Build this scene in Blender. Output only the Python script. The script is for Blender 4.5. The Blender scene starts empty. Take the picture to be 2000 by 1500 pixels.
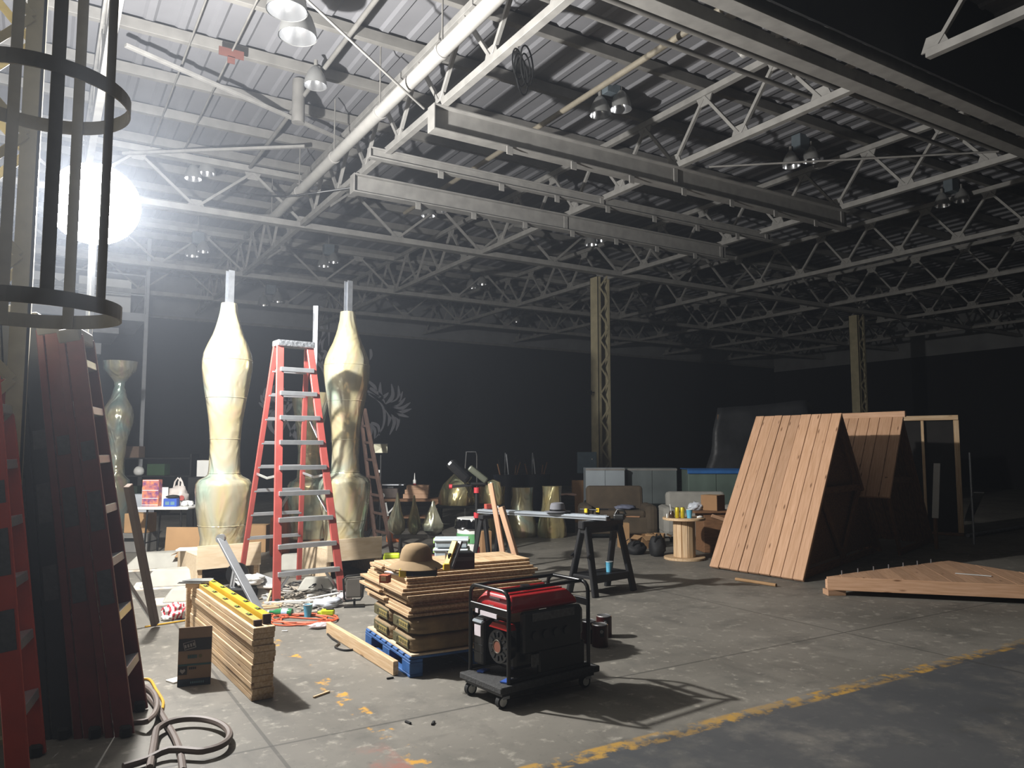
import bpy, bmesh, math, random
from mathutils import Vector, Matrix, Euler, noise
random.seed(7)
S = bpy.context.scene
C = S.collection
PI = math.pi
# ------------------------------------------------------------------ camera
F, CX, CY, H = 1500.0, 1000.0, 750.0, 1.6
YAW, PITCH = math.radians(31.6), math.radians(4.88)
FH = Vector((math.sin(YAW), math.cos(YAW), 0)); RT = Vector((math.cos(YAW), -math.sin(YAW), 0))
FW = FH*math.cos(PITCH) + Vector((0, 0, math.sin(PITCH)))
UP = -FH*math.sin(PITCH) + Vector((0, 0, math.cos(PITCH)))
cam = bpy.data.objects.new('camera', bpy.data.cameras.new('camera')); C.objects.link(cam)
cam.data.sensor_width = 36; cam.data.lens = F/2000*36; cam.data.clip_start = .05; cam.data.clip_end = 200
cam.location = (0, 0, H); cam.rotation_euler = (PI/2+PITCH, 0, -YAW); S.camera = cam
# ------------------------------------------------------------------ light
w = bpy.data.worlds.new('world'); S.world = w; w.use_nodes = True
w.node_tree.nodes['Background'].inputs[0].default_value = (.55, .65, .85, 1)
w.node_tree.nodes['Background'].inputs[1].default_value = .0015
hz = w.node_tree.nodes.new('ShaderNodeVolumeScatter')             # haze added to imitate the lamp's veiling glare
hz.inputs['Color'].default_value = (.78, .86, 1, 1); hz.inputs['Density'].default_value = .0036; hz.inputs['Anisotropy'].default_value = .6
w.node_tree.links.new(hz.outputs[0], w.node_tree.nodes['World Output'].inputs['Volume'])
S.view_settings.view_transform = 'Standard'; S.view_settings.look = 'None'; S.view_settings.gamma = 1
S.view_settings.use_curve_mapping = False
S.view_settings.exposure = 1.45
cy = S.cycles; cy.max_bounces = 6; cy.diffuse_bounces = 3; cy.glossy_bounces = 3; cy.transmission_bounces = 4; cy.volume_bounces = 0
LAMP_W = 1540.0
LAMP_POS = Vector((.33, 7.54, 3.75))
# ------------------------------------------------------------------ helpers
def ray(px, py):
    return FW + RT*((px-CX)/F) + UP*((CY-py)/F)
def P(px, py, z=0.0):                       # point on the photo's line of sight at height z
    d = ray(px, py); t = (z-H)/d.z
    return Vector((d.x*t, d.y*t, z))
def PD(px, py, D):                          # ... at distance D from the camera, measured along the floor
    d = ray(px, py); t = D/d.dot(FH)
    return Vector((d.x*t, d.y*t, H+d.z*t))
def CS(lat, D, z=0.0):
    v = RT*lat + FH*D; v.z = z; return v
def ang(v): return math.atan2(v.y, v.x)
CAMX = ang(RT)                              # rotation that turns local x to the camera's right
def lin(h):
    c = [int(h[i:i+2], 16)/255 for i in (0, 2, 4)]
    return tuple(x/12.92 if x <= .04045 else ((x+.055)/1.055)**2.4 for x in c) + (1,)
MATS = {}
def mat(name, col, rough=.6, metal=0.0, var=.18, scale=6.0, bump=0.0, col2=None, stretch=None, rand=0.0, coat=0.0, trans=0.0, alpha=1.0, spec=.5):
    if name in MATS: return MATS[name]
    m = bpy.data.materials.new(name); m.use_nodes = True; nt = m.node_tree; n = nt.nodes; L = nt.links
    b = n['Principled BSDF']; b.inputs['Roughness'].default_value = rough; b.inputs['Metallic'].default_value = metal
    b.inputs['Coat Weight'].default_value = coat; b.inputs['Transmission Weight'].default_value = trans
    b.inputs['Alpha'].default_value = alpha; b.inputs['Specular IOR Level'].default_value = spec
    c1 = lin(col) if isinstance(col, str) else col
    if col2: c2 = lin(col2)
    else: c2 = tuple(x*(1-var) for x in c1[:3]) + (1,)
    tc = n.new('ShaderNodeTexCoord'); mp = n.new('ShaderNodeMapping'); L.new(tc.outputs['Object'], mp.inputs[0])
    if stretch: mp.inputs['Scale'].default_value = stretch
    nz = n.new('ShaderNodeTexNoise'); nz.inputs['Scale'].default_value = scale; nz.inputs['Detail'].default_value = 5
    L.new(mp.outputs[0], nz.inputs['Vector'])
    rp = n.new('ShaderNodeValToRGB'); rp.color_ramp.elements[0].position = .35; rp.color_ramp.elements[1].position = .65
    rp.color_ramp.elements[0].color = c2; rp.color_ramp.elements[1].color = c1
    L.new(nz.outputs['Fac'], rp.inputs[0]); out = rp.outputs[0]
    if rand:
        oi = n.new('ShaderNodeObjectInfo'); hs = n.new('ShaderNodeHueSaturation'); mr = n.new('ShaderNodeMapRange')
        mr.inputs[3].default_value = 1-rand; mr.inputs[4].default_value = 1+rand*.6
        L.new(oi.outputs['Random'], mr.inputs[0]); L.new(mr.outputs[0], hs.inputs['Value']); L.new(out, hs.inputs['Color'])
        va = n.new('ShaderNodeVectorMath'); va.operation = 'SCALE'; va.inputs[0].default_value = (37, 17, 9)
        L.new(oi.outputs['Random'], va.inputs['Scale']); L.new(va.outputs[0], mp.inputs['Location'])
        out = hs.outputs[0]
    L.new(out, b.inputs['Base Color'])
    if bump:
        bp = n.new('ShaderNodeBump'); bp.inputs['Strength'].default_value = bump; bp.inputs['Distance'].default_value = .02
        L.new(nz.outputs['Fac'], bp.inputs['Height']); L.new(bp.outputs[0], b.inputs['Normal'])
    MATS[name] = m; return m
def woodmat(name, col, col2, rand=.14, rough=.65, knots=True):
    if name in MATS: return MATS[name]
    m = mat(name, col, rough, col2=col2, scale=3.0, stretch=(1.2, 22, 22), rand=rand)
    if knots:
        nt = m.node_tree; n = nt.nodes; L = nt.links; b = n['Principled BSDF']
        src = b.inputs['Base Color'].links[0].from_socket
        tc = n.new('ShaderNodeTexCoord'); oi = n.new('ShaderNodeObjectInfo'); ad = n.new('ShaderNodeVectorMath'); ad.operation = 'ADD'
        mp = n.new('ShaderNodeMapping'); mp.inputs['Scale'].default_value = (2.2, 8, 8)
        sc = n.new('ShaderNodeVectorMath'); sc.operation = 'SCALE'; sc.inputs[0].default_value = (83, 3, 7)
        L.new(oi.outputs['Random'], sc.inputs['Scale']); L.new(tc.outputs['Object'], ad.inputs[0]); L.new(sc.outputs[0], ad.inputs[1])
        L.new(ad.outputs[0], mp.inputs[0])
        vo = n.new('ShaderNodeTexVoronoi'); vo.inputs['Scale'].default_value = 1.1; L.new(mp.outputs[0], vo.inputs['Vector'])
        rp = n.new('ShaderNodeValToRGB'); rp.color_ramp.elements[0].position = .05; rp.color_ramp.elements[1].position = .13
        rp.color_ramp.elements[0].color = (.35, .28, .22, 1); rp.color_ramp.elements[1].color = (1, 1, 1, 1)
        L.new(vo.outputs['Distance'], rp.inputs[0])
        mx = n.new('ShaderNodeMix'); mx.data_type = 'RGBA'; mx.blend_type = 'MULTIPLY'; mx.inputs[0].default_value = 1
        L.new(src, mx.inputs[6]); L.new(rp.outputs[0], mx.inputs[7]); L.new(mx.outputs[2], b.inputs['Base Color'])
    return m
class MB:
    def __init__(s): s.v = []; s.f = []; s.sm = False
    def add(s, vs, fs, M=None):
        o = len(s.v)
        s.v += [tuple(M @ Vector(v)) if M else tuple(v) for v in vs]; s.f += [tuple(i+o for i in f) for f in fs]; return s
    def box(s, c, d, M=None, bev=0.0, rot=None):
        hx, hy, hz = d[0]/2, d[1]/2, d[2]/2; c = Vector(c)
        T = Matrix.Translation(c) @ (rot.to_4x4() if rot is not None else Matrix())
        if M is not None: T = M @ T
        if bev:
            bm = bmesh.new(); bmesh.ops.create_cube(bm, size=1)
            for v in bm.verts: v.co = Vector((v.co.x*d[0], v.co.y*d[1], v.co.z*d[2]))
            bmesh.ops.bevel(bm, geom=bm.edges[:], offset=min(bev, min(d)*.45), segments=2 if bev > .012 else 1, affect='EDGES', profile=.5)
            bm.verts.index_update(); s.add([v.co.copy() for v in bm.verts], [[v.index for v in f.verts] for f in bm.faces], T); bm.free()
        else:
            vs = [(x, y, z) for x in (-hx, hx) for y in (-hy, hy) for z in (-hz, hz)]
            s.add(vs, [(0, 1, 3, 2), (4, 6, 7, 5), (0, 4, 5, 1), (2, 3, 7, 6), (0, 2, 6, 4), (1, 5, 7, 3)], T)
        return s
    def bar(s, p, q, w, h, bev=0.0, up=None):
        p, q = Vector(p), Vector(q); return s.box(((q-p).length/2, 0, 0), ((q-p).length, w, h), frame(p, q, up), bev)
    def cyl(s, p, q, r, r2=None, n=14, cap=True):
        p, q = Vector(p), Vector(q); r2 = r if r2 is None else r2; M = frame(p, q); L = (q-p).length
        vs = [(0, r*math.cos(2*PI*i/n), r*math.sin(2*PI*i/n)) for i in range(n)] + [(L, r2*math.cos(2*PI*i/n), r2*math.sin(2*PI*i/n)) for i in range(n)]
        fs = [(i, (i+1) % n, n+(i+1) % n, n+i) for i in range(n)]
        if cap: fs += [tuple(range(n))[::-1], tuple(range(n, 2*n))]
        return s.add(vs, fs, M)
    def lathe(s, prof, n=24, M=None, cap=True, wob=None):
        vs = []; fs = []
        for j, (r, z) in enumerate(prof):
            for i in range(n):
                a = 2*PI*i/n; rr = r*(1+(wob(a, z) if wob else 0)); vs.append((rr*math.cos(a), rr*math.sin(a), z))
        for j in range(len(prof)-1):
            for i in range(n): fs.append((j*n+i, j*n+(i+1) % n, (j+1)*n+(i+1) % n, (j+1)*n+i))
        if cap: fs += [tuple(range(n))[::-1], tuple(range((len(prof)-1)*n, len(prof)*n))]
        return s.add(vs, fs, M)
    def tube(s, pts, r, n=8, closed=False):
        pts = [Vector(p) for p in pts]; m = len(pts); rings = []; nrm = None
        for i, p in enumerate(pts):
            a = pts[(i-1) % m] if (closed or i > 0) else p; b = pts[(i+1) % m] if (closed or i < m-1) else p
            t = (b-a).normalized()
            if nrm is None:
                nrm = t.cross(Vector((0, 0, 1)));
                if nrm.length < .1: nrm = t.cross(Vector((1, 0, 0)))
            nrm = (nrm - t*nrm.dot(t)).normalized(); bn = t.cross(nrm); rr = r[i] if isinstance(r, (list, tuple)) else r
            rings.append([p+(nrm*math.cos(2*PI*k/n)+bn*math.sin(2*PI*k/n))*rr for k in range(n)])
        vs = [v for R in rings for v in R]; fs = []
        for i in range(m if closed else m-1):
            for k in range(n): fs.append((i*n+k, i*n+(k+1) % n, ((i+1) % m)*n+(k+1) % n, ((i+1) % m)*n+k))
        if not closed: fs += [tuple(range(n))[::-1], tuple(range((m-1)*n, m*n))]
        return s.add(vs, fs)
    def prism(s, poly, z0, z1, M=None):
        n = len(poly); vs = [(x, y, z0) for x, y in poly]+[(x, y, z1) for x, y in poly]
        fs = [tuple(range(n))[::-1], tuple(range(n, 2*n))]+[(i, (i+1) % n, n+(i+1) % n, n+i) for i in range(n)]
        return s.add(vs, fs, M)
    def mesh(s, name, m, smooth=False):
        me = bpy.data.meshes.new(name); me.from_pydata(s.v, [], s.f); me.validate()
        bm = bmesh.new(); bm.from_mesh(me); bmesh.ops.recalc_face_normals(bm, faces=bm.faces[:]); bm.to_mesh(me); bm.free()
        if m: me.materials.append(m)
        if smooth:
            for p in me.polygons: p.use_smooth = True
            try: me.set_sharp_from_angle(angle=math.radians(40))
            except Exception: pass
        return me
    def build(s, name, m, parent=None, loc=(0, 0, 0), rot=(0, 0, 0), smooth=False):
        return link(name, s.mesh(name, m, smooth), parent, loc, rot)
def frame(p, q, up=None):
    p, q = Vector(p), Vector(q); x = (q-p).normalized(); u = Vector(up) if up else Vector((0, 0, 1))
    if abs(x.dot(u)) > .985: u = Vector((0, 1, 0)) if abs(x.y) < .9 else Vector((1, 0, 0))
    y = u.cross(x).normalized(); z = x.cross(y)
    return Matrix(((x.x, y.x, z.x, p.x), (x.y, y.y, z.y, p.y), (x.z, y.z, z.z, p.z), (0, 0, 0, 1)))
def link(name, me, parent=None, loc=(0, 0, 0), rot=(0, 0, 0)):
    o = bpy.data.objects.new(name, me); C.objects.link(o); o.location = loc; o.rotation_euler = rot
    if parent: o.parent = parent
    return o
CACHE = {}
def stick(name, p, q, w, h, m, parent=None, bev=0.004, up=None):    # one straight member; alike ones share a mesh
    p, q = Vector(p), Vector(q); L = round((q-p).length, 3); k = (L, w, h, m.name, bev)
    if k not in CACHE: CACHE[k] = MB().box((L/2, 0, 0), (L, w, h), None, bev).mesh(name, m)
    o = link(name, CACHE[k], parent); Mx = frame(p, q, up); o.location = Mx.to_translation(); o.rotation_euler = Mx.to_euler(); return o
def rod(name, p, q, r, m, parent=None, n=10):
    p, q = Vector(p), Vector(q); L = round((q-p).length, 3); k = ('rod', L, r, m.name, n)
    if k not in CACHE: CACHE[k] = MB().cyl((0, 0, 0), (L, 0, 0), r, n=n).mesh(name, m, True)
    o = link(name, CACHE[k], parent); Mx = frame(p, q); o.location = Mx.to_translation(); o.rotation_euler = Mx.to_euler(); return o
def thing(name, label, cat, loc=(0, 0, 0), rz=0.0, group=None):
    o = bpy.data.objects.new(name, None); C.objects.link(o); o.location = loc; o.rotation_euler = (0, 0, rz); o.empty_display_size = .1
    return tag(o, label, cat, group)
def tag(o, label, cat, group=None):
    o['label'] = label; o['category'] = cat
    if group: o['group'] = group
    return o
def struct(o): o['kind'] = 'structure'; return o
ORD = ['first', 'second', 'third', 'fourth', 'fifth', 'sixth', 'seventh', 'eighth', 'ninth', 'tenth', 'eleventh', 'twelfth', 'thirteenth', 'fourteenth', 'fifteenth', 'sixteenth']
def blob(name, c, d, m, parent=None, amp=.25, freq=2.5, seed=0, sub=3, flat=True, rz=0.0):
    bm = bmesh.new(); bmesh.ops.create_icosphere(bm, subdivisions=sub, radius=1)
    for v in bm.verts:
        k = 1+amp*noise.noise(v.co*freq+Vector((seed*7.3, seed*1.7, 0)))
        v.co = Vector((v.co.x*d[0]/2*k, v.co.y*d[1]/2*k, v.co.z*d[2]/2*k))
        if flat: v.co.z = max(v.co.z, -d[2]*.38)
    if flat:
        for v in bm.verts: v.co.z += d[2]*.38
    me = bpy.data.meshes.new(name); bm.to_mesh(me); bm.free(); me.materials.append(m)
    for p in me.polygons: p.use_smooth = True
    return link(name, me, parent, c, (0, 0, rz))
# ------------------------------------------------------------------ materials of the place
STEEL = mat('painted steel', '8e8c88', .55, var=.22, scale=5)
STEELD = mat('dusty painted steel', '72706c', .65, var=.25, scale=4)
DECK = mat('painted roof deck', '6e6e71', .7, var=.12, scale=1.5)
CREAM = mat('cream column paint', 'b3a98a', .5, var=.2, scale=5)
BLACKW = mat('black painted wall', '101116', .85, var=.3, scale=1.2)
GREYW = mat('grey upper wall', '7e7f80', .8, var=.25, scale=1.0)
WHITEW = mat('white wall', 'cfcbc2', .8, var=.12, scale=1)
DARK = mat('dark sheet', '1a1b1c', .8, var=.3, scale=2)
GALV = mat('galvanised metal', 'b8bcc2', .35, .8, var=.2, scale=12)
ALU = mat('aluminium', 'c4c8cc', .32, .75, var=.12, scale=10)
BLACK = mat('black plastic', '08090a', .45, var=.3, scale=10)
BLACKM = mat('black enamel', '0d0e10', .28, var=.2, scale=10)
RUBBER = mat('rubber', '111111', .8, var=.3, scale=20)
WHITE = mat('white plastic', 'dcdcd8', .45, var=.06, scale=6)
PINE = woodmat('fir plank', 'bd977a', 'ab8565', rand=.16)
PINEP = woodmat('pale framing lumber', 'd0b694', 'b8976f', rand=.1)
PLY = mat('plywood', 'd0bea3', .7, col2='c3ae8f', scale=3, stretch=(2, 9, 9))
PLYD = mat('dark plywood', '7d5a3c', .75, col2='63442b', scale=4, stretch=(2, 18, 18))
CARD = mat('cardboard', '9b7a55', .85, var=.12, scale=6, rand=.08)
RED = mat('red fibreglass', '9c4741', .42, var=.15, scale=8)
BROWNRED = mat('worn red fibreglass', '6c2d2d', .5, var=.3, scale=6)
# floor: worn concrete with old paint lines
def floor_mat():
    m = mat('concrete floor', '7b776f', .62, col2='605d56', scale=.55, bump=.05); nt = m.node_tree; n = nt.nodes; L = nt.links; b = n['Principled BSDF']
    src = b.inputs['Base Color'].links[0].from_socket
    tc = n.new('ShaderNodeTexCoord'); sx = n.new('ShaderNodeSeparateXYZ'); L.new(tc.outputs['Object'], sx.inputs[0])
    def nz(scale, detail=6, st=None):
        t = n.new('ShaderNodeTexNoise'); t.inputs['Scale'].default_value = scale; t.inputs['Detail'].default_value = detail; t.inputs['Roughness'].default_value = .65
        if st:
            mp = n.new('ShaderNodeMapping'); mp.inputs['Scale'].default_value = st; L.new(tc.outputs['Object'], mp.inputs[0]); L.new(mp.outputs[0], t.inputs['Vector'])
        else: L.new(tc.outputs['Object'], t.inputs['Vector'])
        return t.outputs['Fac']
    def math_(op, a, b_, c=None):
        t = n.new('ShaderNodeMath'); t.operation = op
        for i, x in enumerate((a, b_, c)):
            if x is None: continue
            if isinstance(x, (int, float)): t.inputs[i].default_value = x
            else: L.new(x, t.inputs[i])
        return t.outputs[0]
    def ramp(x, a, b_):
        t = n.new('ShaderNodeMapRange'); t.inputs[1].default_value = a; t.inputs[2].default_value = b_; L.new(x, t.inputs[0]); return t.outputs[0]
    def over(base, fac, col, mode='MIX'):
        t = n.new('ShaderNodeMix'); t.data_type = 'RGBA'; t.blend_type = mode
        if isinstance(fac, (int, float)): t.inputs[0].default_value = fac
        else: L.new(fac, t.inputs[0])
        L.new(base, t.inputs[6]); t.inputs[7].default_value = col; return t.outputs[2]
    X, Y = sx.outputs[0], sx.outputs[1]
    c = over(src, math_('MULTIPLY', ramp(nz(1.7), .52, .68), .55), lin('4a4a46'))
    c = over(c, math_('MULTIPLY', ramp(nz(7), .56, .7), .35), lin('b5b0a3'))
    c = over(c, math_('MULTIPLY', ramp(nz(26), .6, .72), .5), lin('3c3b38'))
    c = over(c, math_('MULTIPLY', ramp(nz(3.2, 9, (1, .35, 1)), .55, .7), .5), lin('4b4945'))
    c = over(c, math_('MULTIPLY', ramp(nz(14, 9), .6, .66), .35), lin('a8a296'))
    def band(a, pos, half):      # 1 inside |a-pos|<half
        return ramp(math_('ABSOLUTE', math_('SUBTRACT', a, pos), 0), half, half*.75)
    def seg(lo, hi, a): return math_('MULTIPLY', ramp(a, lo, lo+.1), ramp(a, hi, hi-.1))
    # the old blue-grey aisle paint on the camera side of the yellow line
    ay = YL
    c = over(c, math_('MULTIPLY', math_('MULTIPLY', ramp(Y, ay+.02, ay-.02), ramp(nz(2.3, 10), .2, .5)), .8), lin('3c3f44'))
    wear = math_('MULTIPLY', ramp(nz(9, 8), .45, .56), ramp(nz(1.3), .36, .56))
    c = over(c, math_('MULTIPLY', band(Y, ay, .075), wear), lin('a5823f'))
    xv = XL
    c = over(c, math_('MULTIPLY', math_('MULTIPLY', band(X, xv, .07), ramp(nz(5.5, 9), .55, .62)), seg(1.5, 8, Y)), lin('c08f34'))
    c = over(c, math_('MULTIPLY', math_('MULTIPLY', band(X, xv-.16, .11), ramp(nz(2.2), .44, .56)), seg(1.6, ay+.75, Y)), lin('8a6055'))
    # slab joints
    for pos, a in ((6.1, X), (1.15, X), (ay+1.0, Y), (8.7, Y), (12.2, X), (13.0, Y)):
        c = over(c, math_('MULTIPLY', band(a, pos, .012), .6), lin('33322f'))
    # oil and scuffs with a shape of their own
    c = over(c, math_('MULTIPLY', ramp(nz(.9, 4, (1, 2.4, 1)), .6, .72), .5), lin('3b3a37'))
    L.new(c, b.inputs['Base Color'])
    b.inputs['Specular IOR Level'].default_value = .35
    return m
ya, yb = P(1100, 1492), P(1700, 1330)
YL = (ya.y+yb.y)/2
XL = P(745, 1425).x
FLOOR = floor_mat()
# ------------------------------------------------------------------ shell
X0, X1, Y0, Y1, ZC = -9.0, 34.0, -7.0, 28.0, 7.5
struct(MB().box(((X0+X1)/2, (Y0+Y1)/2, -.1), (X1-X0, Y1-Y0, .2)).build('floor', FLOOR))
ceil = struct(MB().box(((X0+X1)/2, (Y0+Y1)/2, ZC+.1), (X1-X0, Y1-Y0, .2)).build('ceiling', DECK))
k = MB().prism([(-.085, 0), (-.045, -.038), (.045, -.038), (.085, 0)], 0, Y1-Y0, Matrix.Rotation(-PI/2, 4, 'X') @ Matrix.Scale(-1, 4, (0, 1, 0)))
ribm = k.mesh('deck_rib', DECK)
for i in range(int((X1-X0)/.41)): link('deck_rib', ribm, ceil, (X0+.2+i*.41, Y0, ZC))
for i in range(24):
    y = 2.8+1.4*(i-6)
    if Y0+.2 < y < Y1-.1: stick('purlin', (X0+.05, y, ZC-.14), (X1-.05, y, ZC-.14), .1, .16, STEELD, ceil)
def wall(name, c, d, m): return struct(MB().box(c, d).build(name, m))
ZB = 6.05
wb = wall('wall_back', ((X0+X1)/2, Y1+.1, ZB/2), (X1-X0+.4, .2, ZB), BLACKW)
MB().box(((X0+X1)/2, Y1+.1, (ZB+ZC)/2), (X1-X0+.4, .2, ZC-ZB)).build('upper_wall', GREYW, wb)
MB().box(((X0+X1)/2, Y1-.03, ZB), (X1-X0, .06, .1)).build('ledge', STEELD, wb)
wr = wall('wall_right', (X1+.1, (Y0+Y1)/2, 2.9), (.2, Y1-Y0, 5.8), BLACKW)
MB().box((X1+.1, (Y0+Y1)/2, (5.8+ZC)/2), (.2, Y1-Y0, ZC-5.8)).build('upper_wall', GREYW, wr)
wall('wall_left', (X0-.1, (Y0+Y1)/2, ZC/2), (.2, Y1-Y0, ZC), WHITEW)
wall('wall_front', ((X0+X1)/2, Y0-.1, ZC/2), (X1-X0+.4, .2, ZC), DARK)
# ------------------------------------------------------------------ roof steel
ZT, ZBOT = 7.22, 6.25
def gusset():
    return MB().prism([(-.17, 0), (.17, 0), (.1, .17), (-.1, .17)], -.012, .012, Matrix.Rotation(PI/2, 4, 'X')).mesh('gusset_plate', STEEL)
GUS = gusset()
def truss(a, b, panel, label, first=0.0, zt=ZT, zb=ZBOT, m=None, cw=.1, ch=.1):
    a, b = Vector(a), Vector(b); L = (b-a).length; m = m or STEEL
    t = thing('roof_truss', label, 'truss', (a.x, a.y, 0), ang(b-a), 'steel roof trusses')
    stick('bottom_chord', (0, 0, zb), (L, 0, zb), cw, ch, m, t); stick('top_chord', (0, 0, zt), (L, 0, zt), cw, ch, m, t)
    x = first; up = False; pts = []
    while x <= L+.01:
        pts.append((x, zt-.05 if up else zb+.05)); up = not up; x += panel/2
    for i in range(len(pts)-1):
        (x0, z0), (x1, z1) = pts[i], pts[i+1]
        stick('web_member', (x0, .0, z0), (x1, .0, z1), .055, .05, m, t)
    for (x, z) in pts:
        g = link('gusset_plate', GUS, t, (x, 0, z-.02 if z < (zt+zb)/2 else z+.02))
        if z > (zt+zb)/2: g.rotation_euler = (PI, 0, 0)
    return t
YA, YB = 5.45, 15.6
TX = [-3.75, .5, 4.45, 8.75, 13.0, 17.3, 21.6, 25.9, 30.2]
nm = ['crossing the far left roof', 'passing over the glowing lamp', 'carrying the left ends of the three beams', 'under the middle of the long beams',
      'carrying the right ends of the three beams', 'next right of the beam ends', 'over the second column', 'in the dark right roof', 'by the right wall']
for i, x in enumerate(TX):
    truss((x, YA+.2, 0), (x, YB-.1, 0), 1.4, 'grey painted steel roof truss '+nm[i], first=6.3-YA-.2)
    if i > 0: truss((x, YB+.2, 0), (x, Y1-.05, 0), 1.4, 'dim steel roof truss behind the columns, '+nm[i], first=.7)
for i, x in enumerate((8.75, 13.0, 17.3)):
    truss((x, Y0+.1, 0), (x, YA-.6, 0), 1.4, 'steel truss in the dark roof beyond the top right girder, '+['nearest', 'second', 'farthest'][i], first=.45)
for y, lb in ((YB, 'long steel girder truss meeting the tops of the cream columns'), (20.9, 'dim girder truss behind the column row'), (24.8, 'farthest girder truss in front of the black wall')):
    truss((X0+.1, y, 0), (X1-.1, y, 0), 2.1, lb, first=.8, zb=ZBOT-.02, cw=.2, ch=.12)
# double girder at the top right with a draught curtain behind it
g = thing('roof_girder', 'double channel girder with brackets crossing the top right corner', 'girder', (0, 0, 0))
for y in (5.28, 5.7):
    stick('channel', (X0+.1, y, ZBOT), (X1-.1, y, ZBOT), .2, .16, STEEL, g)
    stick('top_channel', (X0+.1, y, ZT), (X1-.1, y, ZT), .12, .14, STEEL, g)
for i in range(24):
    x = 2.0+i*1.05; stick('tie_plate', (x, 5.3, ZBOT+.06), (x+.03, 5.68, ZBOT+.06), .14, .02, STEEL, g)
for i in range(20):
    x = 1.0+i*2.1
    if x < X1-1.2:
        stick('web_member', (x, 5.5, ZBOT+.05), (x+1.05, 5.5, ZT-.05), .07, .06, STEEL, g); stick('web_member', (x+1.05, 5.5, ZT-.05), (x+2.1, 5.5, ZBOT+.05), .07, .06, STEEL, g)
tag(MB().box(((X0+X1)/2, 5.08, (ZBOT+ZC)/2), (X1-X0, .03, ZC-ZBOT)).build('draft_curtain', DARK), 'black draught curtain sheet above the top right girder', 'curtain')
def ibeam(label, x0, x1, y, top, d, fl, group='hung beams'):
    t = thing('steel_beam', label, 'beam', (x0, y, 0), 0, group)
    L = x1-x0; stick('web', (0, 0, top-d/2), (L, 0, top-d/2), .03, d-.03, STEEL, t)
    stick('flange', (0, 0, top-.012), (L, 0, top-.012), fl, .024, STEEL, t); stick('flange', (0, 0, top-d+.012), (L, 0, top-d+.012), fl, .024, STEEL, t)
    stick('end_plate', (.0, -fl/2, top-d/2), (.0, fl/2, top-d/2), .02, d, STEEL, t)
    for k in range(1, 3): stick('splice_plate', (L*k/2-.1*k, -.03, top-d/2), (L*k/2-.1*k+.09, -.03, top-d/2), .02, d-.05, STEEL, t)
    for k in range(1, 8):
        bx = L*k/8; b = stick('bracket', (bx, -fl/2-.01, top-d-.06), (bx+.1, -fl/2-.01, top-d-.06), .02, .12, STEEL, t)
    return t
ibeam('deep steel beam hung nearest below the trusses', 4.3, 13.2, 9.05, ZBOT-.04, .36, .2)
ibeam('thin steel beam hung between the two deep beams', 4.15, 13.3, 10.95, ZBOT-.0, .17, .12)
ibeam('deep steel beam hung farthest back, ending above the column', 4.3, 13.15, 12.1, ZBOT-.04, .32, .2)
# columns: two channels with lacing bars
def column(label, x, y, z1=ZBOT, lw=.42, dp=.34):
    t = thing('steel_column', label, 'column', (x, y, 0), 0, 'laced steel columns')
    for s in (-1, 1):
        stick('channel', (s*(lw/2-.01), 0, 0), (s*(lw/2-.01), 0, z1), .02, dp, CREAM, t, up=(1, 0, 0)) if False else None
        MB().box((s*(lw/2-.008), 0, z1/2), (.016, dp, z1)).box((s*(lw/2-.05), dp/2-.008, z1/2), (.1, .016, z1)).box((s*(lw/2-.05), -dp/2+.008, z1/2), (.1, .016, z1)).build('channel', CREAM, t)
    n = int(z1/.36)
    for f in (-1, 1):
        for k in range(n):
            z = .2+k*.36; a = (-lw/2+.07, f*(dp/2+.006), z); b = (lw/2-.07, f*(dp/2+.006), z+.36)
            if k % 2: a, b = (a[0], a[1], b[2]), (b[0], b[1], a[2])
            stick('lacing_bar', a, b, .012, .05, CREAM, t)
    MB().box((0, 0, .015), (lw+.16, dp+.16, .03)).build('base_plate', CREAM, t)
    return t
c1 = PD(1174, 800, 20.6); c2 = PD(1736, 750, 25.6)
column('cream laced steel column standing behind the grey cabinets', c1.x, c1.y)
column('dim laced steel column rising behind the wooden frames', c2.x, c1.y)
column('bright cream laced column at the left edge beside the ladder cage', -.30, 5.38, lw=.46)
# pipes
PIPE = mat('white pipe', '94928e', .5, var=.1, scale=5)
yp = 16.1
pts = [(3.95, 2.0, 6.4), (3.95, yp-.3, 6.4)] + [(3.95-.3+.3*math.cos(a), yp-.3+.3*math.sin(a), 6.4) for a in (PI/8, PI/4, 3*PI/8)] + [(3.65, yp, 6.4), (-6, yp, 6.4)]
t = thing('roof_drain_pipe', 'fat white pipe running along the truss and turning left', 'pipe', (0, 0, 0))
MB().tube(pts, .09, 14).build('pipe_run', PIPE, t, smooth=True)
for i in range(7): MB().cyl((3.95, 4+i*2.0, 6.4), (3.95, 4.06+i*2.0, 6.4), .102, n=14).build('coupling', PIPE, t, smooth=True); rod('hanger_rod', (3.95, 4.03+i*2.0, 6.5), (3.95, 4.03+i*2.0, 7.4), .012, STEELD, t)
def pipe(name, label, pts, r, m=PIPE): return tag(MB().tube(pts, r, 10).build(name, m, smooth=True), label, 'pipe', 'roof pipes')
pipe('conduit_pipe', 'beige pipe running above the deep beam towards the top edge', [(6.6, 5.9, 6.75), (6.6, 15.2, 6.75)], .045, mat('beige pipe', '7d7668', .5))
pipe('sprinkler_pipe', 'dark sprinkler pipe under the girder, with white clips', [(1, 6.15, 6.42), (26, 6.15, 6.42)], .04, STEELD)
pipe('sprinkler_pipe', 'thin sprinkler pipe next to the dark one', [(1, 6.0, 6.5), (26, 6.0, 6.5)], .022, STEELD)
pipe('sprinkler_pipe', 'lower sprinkler pipe farthest from the girder', [(2, 6.75, 6.6), (26, 6.75, 6.6)], .035, STEELD)
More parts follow.
